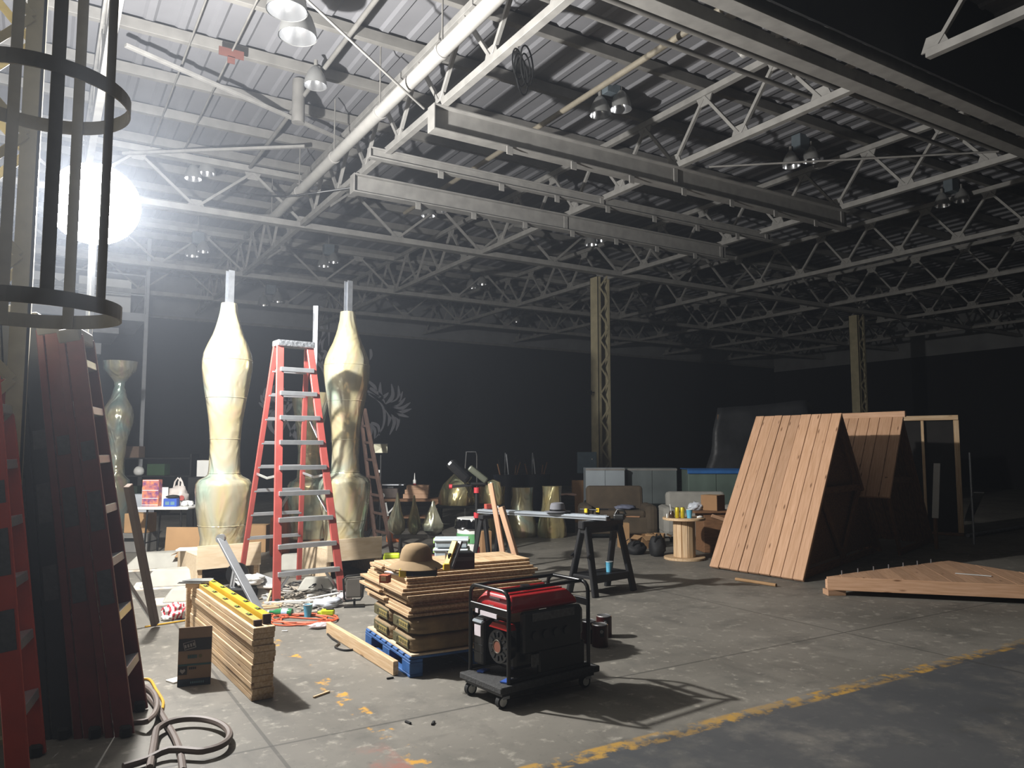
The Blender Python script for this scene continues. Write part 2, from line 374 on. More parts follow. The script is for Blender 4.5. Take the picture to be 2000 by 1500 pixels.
pipe('elbow_pipe', 'short white elbow pipe crossing the girder', [P(1510, 68, 6.35), P(1538, 60, 6.4), P(1540, 40, 6.5), P(1535, 34, 7.2)], .06)
pipe('elbow_pipe', 'small white bent pipe below the sprinkler line', [P(1440, 62, 7.25), P(1443, 95, 6.75), P(1452, 105, 6.55), P(1460, 95, 6.6)], .05)
for (a, b, lb) in ((P(600, 0, 6.5), P(828, 212, 6.2), 'thin tie rod running down to the deep beam'), (P(1385, 326, 6.2), P(1950, 296, 6.25), 'thin rod crossing in front of the right lamps')):
    tag(rod('tie_rod', a, b, .016, STEEL), lb, 'rod', 'tie rods')
pts = [P(450, 372, 6.2), P(500, 381, 6.1), P(560, 384, 6.0), P(620, 376, 6.05), P(690, 366, 6.15)]
tag(MB().tube(pts, .018, 8).build('black_cable', BLACK), 'black cable sagging from the truss to the deep beam', 'cable')
t = thing('cable_coil', 'coils of black cable hanging from the truss chord', 'cable', P(1025, 100, 6.2))
for k in range(5):
    o = Vector((random.uniform(-.12, .12), random.uniform(-.12, .12), -.18-random.uniform(0, .12))); r = random.uniform(.16, .3)
    MB().tube([o+Vector((r*.7*math.cos(a)*.9, r*.4*math.cos(a), r*math.sin(a))) for a in [2*PI*i/20 for i in range(20)]], .01, 6, True).build('loop', BLACK, t)
t = thing('wall_tag', 'rusty red metal plate fixed to a roof purlin', 'plate', P(452, 104, 7.2))
MB().box((0, 0, 0), (.34, .02, .12)).box((.0, 0, -.1), (.1, .02, .1)).build('plate', mat('rust red', '5e3830', .7), t)
t = thing('vent_pipe', 'short grey duct hanging from the roof deck', 'duct', P(582, 240, 6.75)); MB().cyl((0, 0, 0), (0, 0, .7), .1, n=16).build('duct', STEELD, t, smooth=True)
# high bay lamps
REFL = mat('lamp reflector', 'd5d6d8', .22, .9, var=.05); SHADE = mat('lamp shade grey', '8f8f8d', .4, .4, var=.1); BOXB = mat('blue-grey box', '5c666c', .6)
def lamp(px, py, z, dia, label, offs, box=True):
    p = P(px, py, z); t = thing('high_bay_light', label, 'ceiling light', p, 0, 'high bay ceiling lights'); k = dia/2
    for (dx, dy, dz) in offs:
        M = Matrix.Translation((dx, dy, dz))
        s = MB().lathe([(k*.28, k*1.7), (k*.42, k*1.55), (k*.7, k*1.1), (k*.92, k*.5), (k, 0)], 24, M, False).build('shade', SHADE, t, smooth=True)
        MB().lathe([(k*.2, k*1.45), (k*.65, k*1.06), (k*.88, k*.5), (k*.96, 0.004)], 24, M, False).build('reflector', REFL, s, smooth=True)
        MB().lathe([(.001, k*.5), (k*.22, k*.65), (k*.25, k*.9), (k*.1, k*1.4)], 12, M, False).build('bulb', WHITE, s, smooth=True)
        rod('neck', (dx, dy, dz+k*1.6), (dx, dy, dz+k*2.3), .03, STEELD, t)
    if box:
        c = sum((Vector(o) for o in offs), Vector())/len(offs)
        MB().box((c.x, c.y, c.z+k*2.4), (.28, .2, .3), bev=.01).build('ballast_box', BOXB, t)
        rod('hanger', (c.x, c.y, c.z+k*2.4), (c.x, c.y, ZC-p.z-.01), .015, STEELD, t)
    return t
pr = lambda s: [tuple(RT*(-s)), tuple(RT*s*.9+FH*.05+Vector((0, 0, .12)))]
lamp(570, 50, 6.55, .46, 'pair of big bright reflector lamps at the top left', [tuple(FH*.25), tuple(FH*-.3+RT*.03)])
lamp(616, 168, 6.9, .34, 'single round white lamp below the purlins', [(0, 0, 0)], False)
lamp(390, 350, 6.9, .34, 'pair of lamps hanging over the glowing lamp, right of the ladder cage', pr(.13))
lamp(1194, 225, 7.0, .36, 'pair of grey bell lamps with a blue box above the nearest beam', pr(.18))
lamp(1567, 325, 6.9, .33, 'pair of dim bell lamps over the right end of the nearest beam', pr(.21))
lamp(1862, 402, 6.9, .33, 'pair of dim lamps near the right edge', pr(.24))
lamp(848, 422, 6.9, .33, 'pair of bell lamps seen under the farthest deep beam', pr(.14))
lamp(1164, 478, 6.75, .33, 'pair of small lamps just in front of the cream column top', pr(.13))
lamp(641, 520, 6.6, .33, 'pair of far lamps above the centre of the red ladder', pr(.13))
lamp(931, 562, 6.7, .34, 'pair of far lamps between the two rear girders', pr(.17))
lamp(528, 596, 6.1, .36, 'pair of lamps low against the grey upper wall, left of the red ladder', pr(.22))
lamp(1000, 634, 6.4, .34, 'pair of farthest lamps near the black wall', pr(.17))
lamp(385, 500, 6.4, .33, 'pair of hazy lamps left of the pale vase pole', pr(.13))

for k, (x, z, r, lb) in enumerate(((3.35, 7.2, .035, 'dark conduit pipe running under the purlins left of the fat white pipe'), (2.1, 7.24, .014, 'thin conduit under the purlins, second from the left'), (1.55, 7.24, .014, 'thin conduit under the purlins, leftmost'))):
    pipe('conduit_pipe', lb, [(x, 6.0, z), (x, 15.4, z)], r, STEELD)
for a, b_, lb in ((P(245, 88, 7.12), P(688, 282, 7.12), 'flat wind brace slanting under the purlins at the top left'), (P(240, 300, 7.1), P(596, 286, 7.1), 'flat wind brace running level under the purlins at the left')):
    tag(stick('wind_brace', a, b_, .07, .05, STEEL), lb, 'brace', 'wind braces')
# ------------------------------------------------------------------ film vases
def filmmat(name, base, strength=1.0):
    m = bpy.data.materials.new(name); m.use_nodes = True; nt = m.node_tree; n = nt.nodes; L = nt.links; b = n['Principled BSDF']
    tc = n.new('ShaderNodeTexCoord'); mp = n.new('ShaderNodeMapping'); mp.inputs['Scale'].default_value = (1, 1, .55); L.new(tc.outputs['Object'], mp.inputs[0])
    nz = n.new('ShaderNodeTexNoise'); nz.inputs['Scale'].default_value = 2.6; nz.inputs['Detail'].default_value = 1.5; nz.inputs['Distortion'].default_value = .6; L.new(mp.outputs[0], nz.inputs['Vector'])
    rp = n.new('ShaderNodeValToRGB'); cr = rp.color_ramp; c = lin(base)
    cr.elements[0].position = .30; cr.elements[0].color = tuple(min(1, a*b_) for a, b_ in zip(c, (.7, 1.0, 1.12, 1))); cr.elements[1].position = .72; cr.elements[1].color = tuple(min(1, a*b_) for a, b_ in zip(c, (1.2, .8, .86, 1)))
    e = cr.elements.new(.45); e.color = c; e = cr.elements.new(.57); e.color = tuple(min(1, a*b_) for a, b_ in zip(c, (1.05, .98, .75, 1)))
    L.new(nz.outputs['Fac'], rp.inputs[0]); L.new(rp.outputs[0], b.inputs['Base Color'])
    n2 = n.new('ShaderNodeTexNoise'); n2.inputs['Scale'].default_value = 3.0; n2.inputs['Detail'].default_value = 1.3; n2.inputs['Distortion'].default_value = 2.2; L.new(mp.outputs[0], n2.inputs['Vector'])
    bp = n.new('ShaderNodeBump'); bp.inputs['Strength'].default_value = .7*strength; bp.inputs['Distance'].default_value = .05; L.new(n2.outputs['Fac'], bp.inputs['Height']); L.new(bp.outputs[0], b.inputs['Normal'])
    b.inputs['Roughness'].default_value = .2; b.inputs['Metallic'].default_value = .5; b.inputs['Coat Weight'].default_value = .5; b.inputs['Coat Roughness'].default_value = .12
    b.inputs['Thin Film Thickness'].default_value = 420; b.inputs['Thin Film IOR'].default_value = 1.6
    MATS[name] = m; return m
FILM = filmmat('pearly film', 'c0baa2'); FILMG = filmmat('gold film', 'a59b78', 1.3); FILMC = filmmat('grey film', '9a9a8e', 1.2)
VP = [(1067, 41), (1045, 39), (1020, 44), (985, 50), (955, 52), (942, 51), (934, 46), (928, 34), (924, 30), (917, 29), (890, 28), (863, 28), (833, 30), (810, 33), (787, 37), (745, 44), (720, 47.3), (705, 47.5), (690, 45), (672, 38), (655, 30), (640, 25), (625, 21), (608, 17.5), (594, 16), (590, 15.5)]
def vase(label, px, D, prof, scale, pole=None, m=FILM, base=.38, group='film covered vase sculptures', seams=True, y0=1067):
    q = CS((px-CX)/F*D, D, base); t = thing('vase_sculpture', label, 'sculpture', q, random.random()*6, group)
    pf = [(r*scale, (y0-y)*scale) for y, r in prof]; top = pf[-1][1]
    den = []
    for i in range(len(pf)-1):
        (r0, z0), (r1, z1) = pf[i], pf[i+1]
        den += [(r0+(r1-r0)*k/3, z0+(z1-z0)*k/3) for k in range(3)]
    den.append(pf[-1]); sd = random.random()*50
    wob = lambda a, z: .045*noise.noise(Vector((math.cos(a)*1.6, math.sin(a)*1.6, z*1.8+sd)))+.012*noise.noise(Vector((math.cos(a)*6, math.sin(a)*6, z*5+sd)))
    MB().lathe(den, 44, None, True, wob).build('film_skin', m, t, smooth=True)
    if seams:
        for zz in (.30, .93, 1.35, 1.86, 2.33):
            if zz < top-.2:
                rr = max(r0+(r1-r0)*(zz-z0)/(z1-z0) for (r0, z0), (r1, z1) in zip(pf, pf[1:]) if z1 > z0 and z0 <= zz <= z1)
                MB().tube([(rr*(1.004+wob(a, zz))*math.cos(a), rr*(1.004+wob(a, zz))*math.sin(a), zz) for a in [2*PI*i/44 for i in range(44)]], .0045, 5, True).build('seam_tape', m, t, smooth=True)
    if pole:
        w_ = .075; p0 = t
        s = MB().box((0, -w_/2, top+pole/2-.2), (w_, .012, pole+.4)).box((-w_/2, 0, top+pole/2-.2), (.012, w_, pole+.4)).box((w_/2, 0, top+pole/2-.2), (.012, w_, pole+.4)).build('steel_pole', GALV, t)
        s.rotation_euler = (0, 0, -t.rotation_euler.z+CAMX+2.4)
    return t
SC = .0064
vase('tall pearly vase sculpture nearest the lamp, on the left plywood plinth', 441, 9.56, VP, SC, .42)
vase('tall pearly vase sculpture on the right plywood plinth, right of the red ladder', 676, 10.16, VP, SC, .42)
vase('unfinished open-topped vase sculpture behind the red ladder', 607, 12.4, VP[:17], SC*1.04, None, FILM, .2)
q = CS((614-CX)/F*12.4, 12.4, 2.6); t = thing('strut_pole', 'bare galvanised pole rising behind the red ladder top', 'pole', CS((613-CX)/F*12.95, 12.95, 0))
MB().box((0, -.035, 2.02), (.075, .012, 4.04)).box((-.035, 0, 2.02), (.012, .075, 4.04)).box((.035, 0, 2.02), (.012, .075, 4.04)).build('channel', GALV, t, rot=(0, 0, CAMX))
V4 = [(1029, 22), (1000, 26), (955, 27), (938, 25), (930, 17), (925, 15), (900, 14.5), (862, 18), (830, 27), (812, 28), (797, 25), (778, 15), (757, 10), (747, 10), (737, 17), (722, 30), (706, 33)]
vase('grey cellophane vase with a flared cup, farthest left', 231, 15.9, V4, .0106, None, FILMC, 0.0, seams=False, y0=1029)
# plinths
def plinth(label, px, D, L, h=.38):
    a = CS((px-CX)/F*D, D); d = RT*.8+FH*.6; t = thing('plywood_plinth', label, 'plinth', a, ang(d), 'plywood plinths')
    dp = .85
    MB().box((L/2, dp/2+.01, h-.01), (L, dp, .02), bev=.002).build('top_panel', PLY, t)
    for x in (.01, L-.01): MB().box((x, dp/2+.01, (h-.02)/2), (.02, dp, h-.022), bev=.002).build('side_panel', PLY, t)
    MB().box((L/2, dp, (h-.02)/2), (L-.045, .02, h-.022)).build('back_panel', PLYD, t)
    MB().box((L/2, -.012, .352), (L, .02, .27), bev=.002).build('front_panel', PLY, t)
    for x in (.045, L-.045): MB().box((x, .03, (h-.02)/2), (.045, .03, h-.03)).build('corner_batten', PINEP, t)
    return t
plinth('plywood plinth carrying the left pearly vase, with a dark open front', 394, 9.0, .737)
plinth('plywood plinth carrying the right pearly vase, behind the ladder foot', 643, 9.6, .746)
tag(MB().box((0, 0, .099), (.5, .5, .198), bev=.01).build('vase_base_box', PLYD, None, CS((607-CX)/F*12.4, 12.4), (0, 0, CAMX)), 'low dark box under the open-topped vase', 'box')
# ------------------------------------------------------------------ step ladders
def stepladder(name, label, f1, f2, top, b1, b2, nsteps, rail, step, group=None, topw=.36, rung_back=True, cap=None):
    f1, f2, top, b1, b2 = map(Vector, (f1, f2, top, b1, b2)); wd = (f2-f1).normalized(); o = (f1+f2)/2; rz = ang(wd)
    t = thing(name, label, 'ladder', o, rz, group); R = Matrix.Rotation(-rz, 3, 'Z'); loc = lambda v: R @ (v-o)
    f1, f2, b1, b2, tp = map(loc, (f1, f2, b1, b2, top)); tz = tp.z
    tl = Vector((tp.x-topw/2, tp.y-.05, tz)); tr_ = Vector((tp.x+topw/2, tp.y-.05, tz)); bl = Vector((tp.x-topw/2-.01, tp.y+.07, tz)); br = Vector((tp.x+topw/2+.01, tp.y+.07, tz))
    for a, b in ((f1, tl), (f2, tr_)): stick('front_rail', a, b, .032, .085, rail, t, up=(1, 0, 0))
    for a, b in ((b1, bl), (b2, br)): stick('rear_rail', a, b, .03, .06, rail, t, up=(1, 0, 0))
    for k in range(1, nsteps+1):
        u = k/(nsteps+1.0); a = f1.lerp(tl, u); b = f2.lerp(tr_, u)
        s = stick('step', a, b, .085, .05, step, t, bev=.003)
        if k in (1, 4, nsteps-2): 
            for e, g in ((a, b), (b, a)): stick('knee_brace', e+Vector((0, .02, -.22*1)), e.lerp(g, .2)+Vector((0, .02, -.03)), .012, .03, step, t)
        if rung_back and k > 1:
            a = b1.lerp(bl, u); b = b2.lerp(br, u); stick('rear_rung', a, b, .03, .04, step, t, bev=.003)
    MB().box((tp.x, tp.y, tz+.03), (topw+.09, .2, .075), bev=.015).build('top_cap', cap or step, t)
    u = .47
    for a, tb, c_, d_ in ((f1, tl, b1, bl), (f2, tr_, b2, br)):
        p, q_ = a.lerp(tb, u), c_.lerp(d_, u); mid = (p+q_)/2+Vector((0, 0, -.04)); stick('spreader', p, mid, .01, .03, step, t); stick('spreader', mid, q_, .01, .03, step, t)
    for a in (f1, f2): MB().box((a.x, a.y, .02), (.05, .1, .04), bev=.005).build('foot', RUBBER, t)
    return t
f1, f2 = CS(-2.47, 8.22), CS(-1.88, 8.66); wd = (f2-f1).normalized(); bk = Vector((-wd.y, wd.x, 0)); mid = (f1+f2)/2
TIN = mat('taped cap', 'a9adb2', .3, .7, var=.5, scale=30, bump=.6)
top = mid+bk*.66+Vector((0, 0, 2.8)); rear = mid+bk*1.25
stepladder('step_ladder', 'tall red fibreglass step ladder standing open between the two pearly vases', f1, f2, top, rear-wd*.36, rear+wd*.36, 9, RED, ALU, cap=TIN)
f1, f2 = P(752, 1092), P(778, 1082); wd = (f2-f1).normalized()
OLDW = mat('old brown wood', '4b362c', .8, var=.4, scale=9)
t = thing('wooden_ladder', 'old brown wooden ladder leaning behind the right pearly vase', 'ladder', (0, 0, 0))
a0, a1 = PD(766, 1085, 11.9), PD(735, 1080, 12.4); b0, b1 = PD(712, 800, 12.9), PD(704, 800, 13.3); a0.z = a1.z = 0.02
stick('rail', a0, b0, .04, .09, OLDW, t); stick('rail', a1, b1, .04, .09, OLDW, t)
for k in range(1, 8): stick('rung', a0.lerp(b0, k/8), a1.lerp(b1, k/8), .03, .04, OLDW, t)
# ------------------------------------------------------------------ lumber stack with levels
nr, fr = P(491, 1371), P(533, 1353)                                   # near end of the stack on the floor
far = P(374, 1143, .457)
ed = (fr-nr); wdt = ed.length
far.z = 0; ax = (far-nr).normalized(); Ls = (far-nr).length; sd = Vector((ax.y, -ax.x, 0))
for k in range(12):
    L = Ls+random.uniform(-.02, .02); j = random.uniform(-.006, .006); st = random.uniform(-.012, .012)
    o = MB().box((L/2, 0, 0), (L, .14, .0372), None, .003).build('lumber_board', PINEP)
    p = nr+sd*(.07+j)+ax*st; p.z = .019+k*.0381; o.location = p; o.rotation_euler = (0, 0, ang(ax))
    tag(o, 'pale framing board in the long stack beside the box, '+('lowest' if k == 0 else 'topmost' if k == 11 else ORD[11-k]+' from the top'), 'board', 'boards of the long lumber stack')
zt = 12*.0381
YEL = mat('yellow enamel', 'd8b21f', .4, var=.08); TAN = mat('tan enamel', 'b9953f', .5, var=.1); BRN = mat('dark end cap', '3a2420', .6)
GLASS = mat('green vial', '8aa04a', .2, var=.1)
def level(label, px, py, L, h, m, off, back):
    p = nr+sd*off+ax*back; t = thing('spirit_level', label, 'level', (p.x, p.y, zt), ang(ax), 'spirit levels on the lumber')
    MB().box((L/2, 0, h/2), (L, .05, h), bev=.003).build('body', m, t)
    for x in (-.004, L+.004): MB().box((x, 0, h/2), (.02, .052, h+.002)).build('end_cap', BRN, t)
    for u in (.12, .3, .5, .7, .88):
        v = MB().box((L*u, 0, h+.001), (.07, .03, .004)).build('vial_window', BLACK, t)
        MB().cyl((L*u-.025, 0, h+.004), (L*u+.025, 0, h+.004), .007, n=8).build('vial', GLASS, v)
level('long bright yellow spirit level on top of the lumber stack', 0, 0, Ls*.9, .06, YEL, .112, .1)
level('tan yellow spirit level lying at the outer edge of the lumber stack', 0, 0, Ls*.9, .035, TAN, .045, .07)
t = thing('metal_plate', 'shiny flat metal plates lying on the far end of the lumber stack', 'plates', nr+ax*(Ls-.12)+sd*.02+Vector((0, 0, zt)), CAMX)
for k, (dx, w_, dz) in enumerate(((0, .26, .045), (.02, .24, .056), (-.04, .2, .038))): MB().prism([(-w_/2+dx, -.06), (w_/2+dx, -.07), (w_/2+dx-.03, .07), (-w_/2+dx+.05, .06)], dz, dz+.006).build('plate', GALV, t)
MB().box((-.02, 0, .018), (.12, .08, .036)).build('block', PINEP, t)
p = nr+ax*(Ls+.06)+sd*.02; tag(MB().box((0, 0, .22), (.04, .09, .44), bev=.003).build('timber_post', PINEP, None, p, (0, 0, ang(ax))), 'short upright timber at the far end of the lumber stack', 'timber')
# beer carton
BX = PD(380, 1300, 5.38); BX.z = 0
CARDG = mat('printed carton', '7d6a55', .8, var=.1); TEAL = mat('teal print', '1f4c50', .7); NAVY = mat('dark blue print', '14283a', .7); DKP = mat('black print', '17181a', .7); GREYP = mat('grey print', '8d8d8d', .7)
t = thing('beer_carton', 'printed cardboard carton with dark and teal bands beside the lumber', 'box', BX, CAMX+.36)
W, Dp, Hh = .212, .16, .335
MB().box((0, Dp/2, Hh/2), (W, Dp, Hh), bev=.003).build('carton', CARDG, t)
for z0, z1, m_ in ((.235, .315, DKP), (.135, .147, TEAL), (.0, .048, NAVY)): MB().box((0, -.001, (z0+z1)/2), (W-.004, .004, z1-z0)).build('print_band', m_, t)
MB().box((0, -.002, Hh+.02), (W, .006, .075), rot=Euler((.1, 0, 0)).to_matrix()).build('flap', CARDG, t)
e = MB().box((-.035, -.004, .272), (.075, .004, .05), rot=Euler((0, -.22, 0)).to_matrix()).build('emblem', GREYP, t)
MB().box((-.035, -.0065, .272), (.066, .004, .04), rot=Euler((0, -.22, 0)).to_matrix()).build('emblem_field', DKP, e)
for k in range(4): MB().box((-.06+.017*k, -.0085, .266+.004*k), (.011, .003, .022), rot=Euler((0, -.22, 0)).to_matrix()).build('letter', GREYP, e)
for k in range(5): MB().box((-.04+.012*k, -.003, .195), (.009, .003, .022)).build('letter', TEAL, t)
MB().cyl((.035, -.0015, .195), (.035, -.004, .195), .011, n=12).build('mark', mat('olive print', '5a5a30', .7), t)
s = MB().box((-.075, -.002, .105), (.056, .004, .055)).build('emblem', DKP, t); MB().prism([(-.018, 0), (0, -.02), (.018, 0), (.012, .013), (0, .006), (-.012, .013)], .0, .003, Matrix.Translation((-.075, -.0045, .105)) @ Matrix.Rotation(PI/2, 4, 'X')).build('heart_mark', GREYP, s)
for k in range(4): MB().box((-.03+.012*k, -.003, .118), (.009, .003, .014)).build('letter', DKP, t)
for k in range(7): MB().box((-.02+.013*k, -.004, .024), (.009, .003, .014)).build('letter', mat('pale blue print', '5c7f8c', .7), t)
tag(MB().box((0, 0, .006), (.16, .1, .012), bev=.003).build('paper_scrap', WHITE, None, P(352, 1328), (0, 0, .4)), 'flat white scrap lying in front of the carton', 'scrap')
# ------------------------------------------------------------------ pallet stack
pc, plft, prt = P(800, 1325), P(688, 1243), P(935, 1296)
ex = (plft-pc).normalized(); ey = Vector((ex.y, -ex.x, 0)); rzp = ang(ex)   # local x runs from the front corner to the left corner, y to the back right
BLUE = mat('blue pallet paint', '2f5f9c', .6, col2='244a7c', scale=8)
Lp, Wp = 1.02, 1.15
pal = thing('wooden_pallet', 'blue painted pallet under the cement bags', 'pallet', pc, rzp)
for y in (.05, Wp/2, Wp-.05):
    for x in (.08, Lp/2, Lp-.08): MB().box((x, -y, .062), (.16, .1, .08), bev=.004).build('block', BLUE, pal)
for y in (.05, Wp/2, Wp-.05): stick('stringer_board', (0, -y, .112), (Lp, -y, .112), .1, .02, BLUE, pal); stick('bottom_board', (0, -y, .011), (Lp, -y, .011), .1, .021, BLUE, pal)
for k in range(8): x = .06+k*(Lp-.12)/7; stick('deck_board', (x, -Wp, .132), (x, 0, .132), .1, .019, BLUE, pal)
def onp(x, y, z): return pc+ex*x+ey*y+Vector((0, 0, z))
for k in range(2): tag(stick('plywood_sheet', onp(.02, .02+.5*k, .149), onp(Lp-.02, .02+.5*k, .149), .01, .01, PLY), 'x', 'x') if False else None
o = MB().box((Lp/2, -Wp/2, 0), (Lp-.02, Wp-.03, .012)).build('cover_sheet', PLY, None, onp(0, 0, .149), (0, 0, rzp)); tag(o, 'thin tan board between the blue pallet and the bags', 'board')
BAG = mat('cement bag paper', '8d7550', .75, col2='6b5a40', scale=7, bump=.25); BAGD = mat('bag print olive', '4a4526', .7); BAGY = mat('bag print yellow', '94834a', .7)
def bag(lbl, x, y, z, L, Wd, Hb, seed):
    bm = bmesh.new(); bmesh.ops.create_cube(bm, size=1); bmesh.ops.subdivide_edges(bm, edges=bm.edges[:], cuts=9, use_grid_fill=True)
    for v in bm.verts:
        c = v.co*2; n_ = max(abs(c.x), abs(c.y), abs(c.z)); k = (abs(c.x)**7+abs(c.y)**7+abs(c.z)**5)**(1/7.) or 1
        c = c*(n_/k); nn = noise.noise(c*2.2+Vector((seed*5.1, 0, 0)))*.05
        v.co = Vector((c.x*L/2*(1+nn*.6), c.y*Wd/2*(1+nn), c.z*Hb/2*(1+nn*1.5)))
    me = bpy.data.meshes.new('cement_bag'); bm.to_mesh(me); bm.free(); me.materials.append(BAG)
    for p_ in me.polygons: p_.use_smooth = True
    t = thing('cement_bag', lbl, 'bag', onp(x+L/2, y+Wd/2, z), rzp, 'cement bags on the pallet'); link('sack', me, t, (0, 0, Hb/2*.97))
    f = MB().box((0, Wd/2*1.0, Hb*.48), (L*.74, .008, Hb*.62), bev=.003).build('print_panel', BAGD, t)
    MB().box((-L*.0-.06, Wd/2*1.0+.003, Hb*.5), (L*.42, .006, Hb*.34)).build('print_block', BAGY, f)
    for k in range(6): MB().box((-.15+.045*k, Wd/2*1.0+.006, Hb*.5), (.026, .004, Hb*.18)).build('letter', BAGD, f)
# bags lie with their printed side towards the left front (local +y side is -ey)
k = 0
for zi, z in enumerate((.156, .276)):
    for xi, x in enumerate((.02, .47)):
        for yi, y in enumerate((.02, .58)):
            if yi == 1 and xi == 1: continue
            bag(('upper' if zi else 'lower')+' brown cement bag '+[['at the front corner', 'at the right behind the generator'], ['at the left end', '']][xi][yi]+' of the blue pallet', x, y, z, .44, .52, .118, k); k += 1
# planks on the bags: they fan out towards the lamp
PLK = woodmat('grey weathered plank', 'c3a987', 'a1835f', rand=.18, knots=False)
z = .40; lays = []
for k in range(15):
    th = .02; z += th+.0012
    sh = [0, .02, .0, .05, .06, .03, .02, .05, .08, .1, .12, .13, .16, .2, .24][k]
    Lk = [1.0, 1.02, .98, 1.0, 1.03, 1.0, 1.02, 1.0, .95, .9, .86, .84, .72, .62, .5][k]+random.uniform(-.02, .02)
    a = random.uniform(-.03, .03); yo = random.uniform(-.02, .02)
    for half in (0, 1):
        Wk = .5
        o = MB().box((Lk/4 if 0 else 0, 0, 0), (Lk*.5-.006, 1.12+random.uniform(-.06, .06), th), None, .002).build('plank_offcut', PLK)
        c = onp(.06+sh+Lk*(.25+.5*half), .58+yo, z-th/2-.0); o.location = c; o.rotation_euler = (0, 0, rzp)
        if half: o.location.z += .0
        o.location += ex*random.uniform(0, .01)*half
        pos = ('lowest' if k == 0 else 'topmost' if k == 14 else ORD[14-k]+' from the top')
        tag(o, 'tan offcut in the pile on the bags, '+pos+(', left half' if half else ', front half'), 'offcut', 'offcuts piled on the cement bags')
ZTOP = z
# timber lying along the pallet
a, b = P(652, 1236, .0), P(786, 1318, .0)
dv = (a-b).normalized(); nn = Vector((dv.y, -dv.x, 0))
tag(stick('timber_beam', b-nn*.05+Vector((0, 0, .052)), a-nn*.05+Vector((0, 0, .052)), .04, .1, PINEP), 'pale timber lying on edge along the front of the blue pallet', 'timber')
# things on the offcuts
HATB = mat('brown felt', '8d7655', .9, var=.12, scale=20); HATG = mat('grey felt', '6d6e73', .9, var=.12, scale=20)
def bucket_hat(label, p, r, h):
    t = thing('bucket_hat', label, 'hat', p, .4)
    MB().lathe([(.001, h), (r*.22, h*.985), (r*.4, h*.92), (r*.52, h*.75), (r*.58, h*.5), (r*.6, h*.3), (r*.66, h*.24), (r*.85, h*.13), (r, .0), (r*.985, -.004), (r*.83, h*.1), (r*.6, h*.2)], 36, None, False, lambda a, z: .03*math.sin(2*a)+.02*math.sin(3*a+1)).build('hat_felt', HATB, t, smooth=True)
    return t
ph = P(812, 1118, ZTOP+.03)
bucket_hat('brown felt bucket hat on top of the offcut pile', P(813, 1112, ZTOP+.03)+Vector((0, 0, .02)), .2, .165)
TY = mat('tool yellow', 'd9b92a', .45, var=.1); LIME = mat('lime tool plastic', 'bfd12c', .45, var=.08)
t = thing('nail_gun_case', 'black and yellow tool case under the bucket hat', 'tool', P(815, 1124, ZTOP), CAMX+.1)
MB().box((.03, 0, .03), (.22, .12, .06), bev=.008).build('case', BLACK, t); MB().box((-.1, -.02, .03), (.05, .12, .058), bev=.006).build('yellow_grip', TY, t)
t = thing('tool_box', 'small black tool box with a yellow level leaning on it', 'toolbox', P(893, 1112, ZTOP), CAMX+.25)
MB().box((.03, .06, .06), (.2, .14, .12), bev=.006).build('box', BLACK, t); MB().box((.03, -.011, .075), (.19, .006, .03)).build('label_strip', mat('grey strip', '4a4a4c', .6), t)
MB().bar((-.09, -.02, .01), (-.01, .04, .2), .05, .02, .003).build('level_bar', TY, t); MB().bar((-.055, -.03, .01), (.03, .03, .2), .04, .02, .003).build('grey_bar', mat('grey bar', '77797c', .5), t); MB().box((-.085, -.03, .025), (.05, .03, .05), bev=.005).build('tape_grip', TY, t)
t = thing('screw_box', 'small orange box of screws on the offcut pile', 'box', P(752, 1138, ZTOP-.045), CAMX-.3); MB().box((0, 0, .028), (.07, .05, .055), bev=.003).build('carton', mat('orange carton', 'b3562c', .7), t); MB().box((0, -.0265, .03), (.04, .003, .03)).build('label_patch', mat('pale print', 'd9b48a', .7), t)
t = thing('cordless_sander', 'pale blade tool lying behind the orange screw box', 'tool', P(772, 1124, ZTOP), CAMX-.4); MB().bar((-.08, 0, .02), (.06, 0, .01), .04, .015, .004).build('blade', WHITE, t); MB().box((.1, .02, .015), (.1, .06, .03), bev=.008).build('handle', mat('navy handle', '2a2f50', .5), t)
tb = CS(-.14, 7.16); ta = CAMX-.3; tx = Vector((math.cos(ta), math.sin(ta), 0)); ty = Vector((-tx.y, tx.x, 0))
for k, (dy, dz, Lk) in enumerate(((-.08, .336, .5), (-.08, .4275, .36), (.08, .336, .62))):
    o = MB().box((Lk/2-.27, 0, .045), (Lk, .14, .09), bev=.003).build('timber_block', PINE, None, tb+ty*dy+Vector((0, 0, dz)), (0, 0, ta))
    tag(o, ['orange-brown timber block beside the offcut pile, lower', 'orange-brown timber block beside the offcut pile, upper', 'longest orange-brown timber, its end towards the generator'][k], 'timber', 'short timbers behind the generator')
t = thing('slatted_crate', 'low dark crate carrying the short timbers behind the generator', 'crate', tb, ta); MB().box((0, 0, .167), (.5, .3, .334), bev=.004).build('body', PLYD, t)
for z_ in (.08, .2, .3): MB().box((0, -.158, z_), (.5, .015, .06), bev=.002).build('slat', PLYD, t)
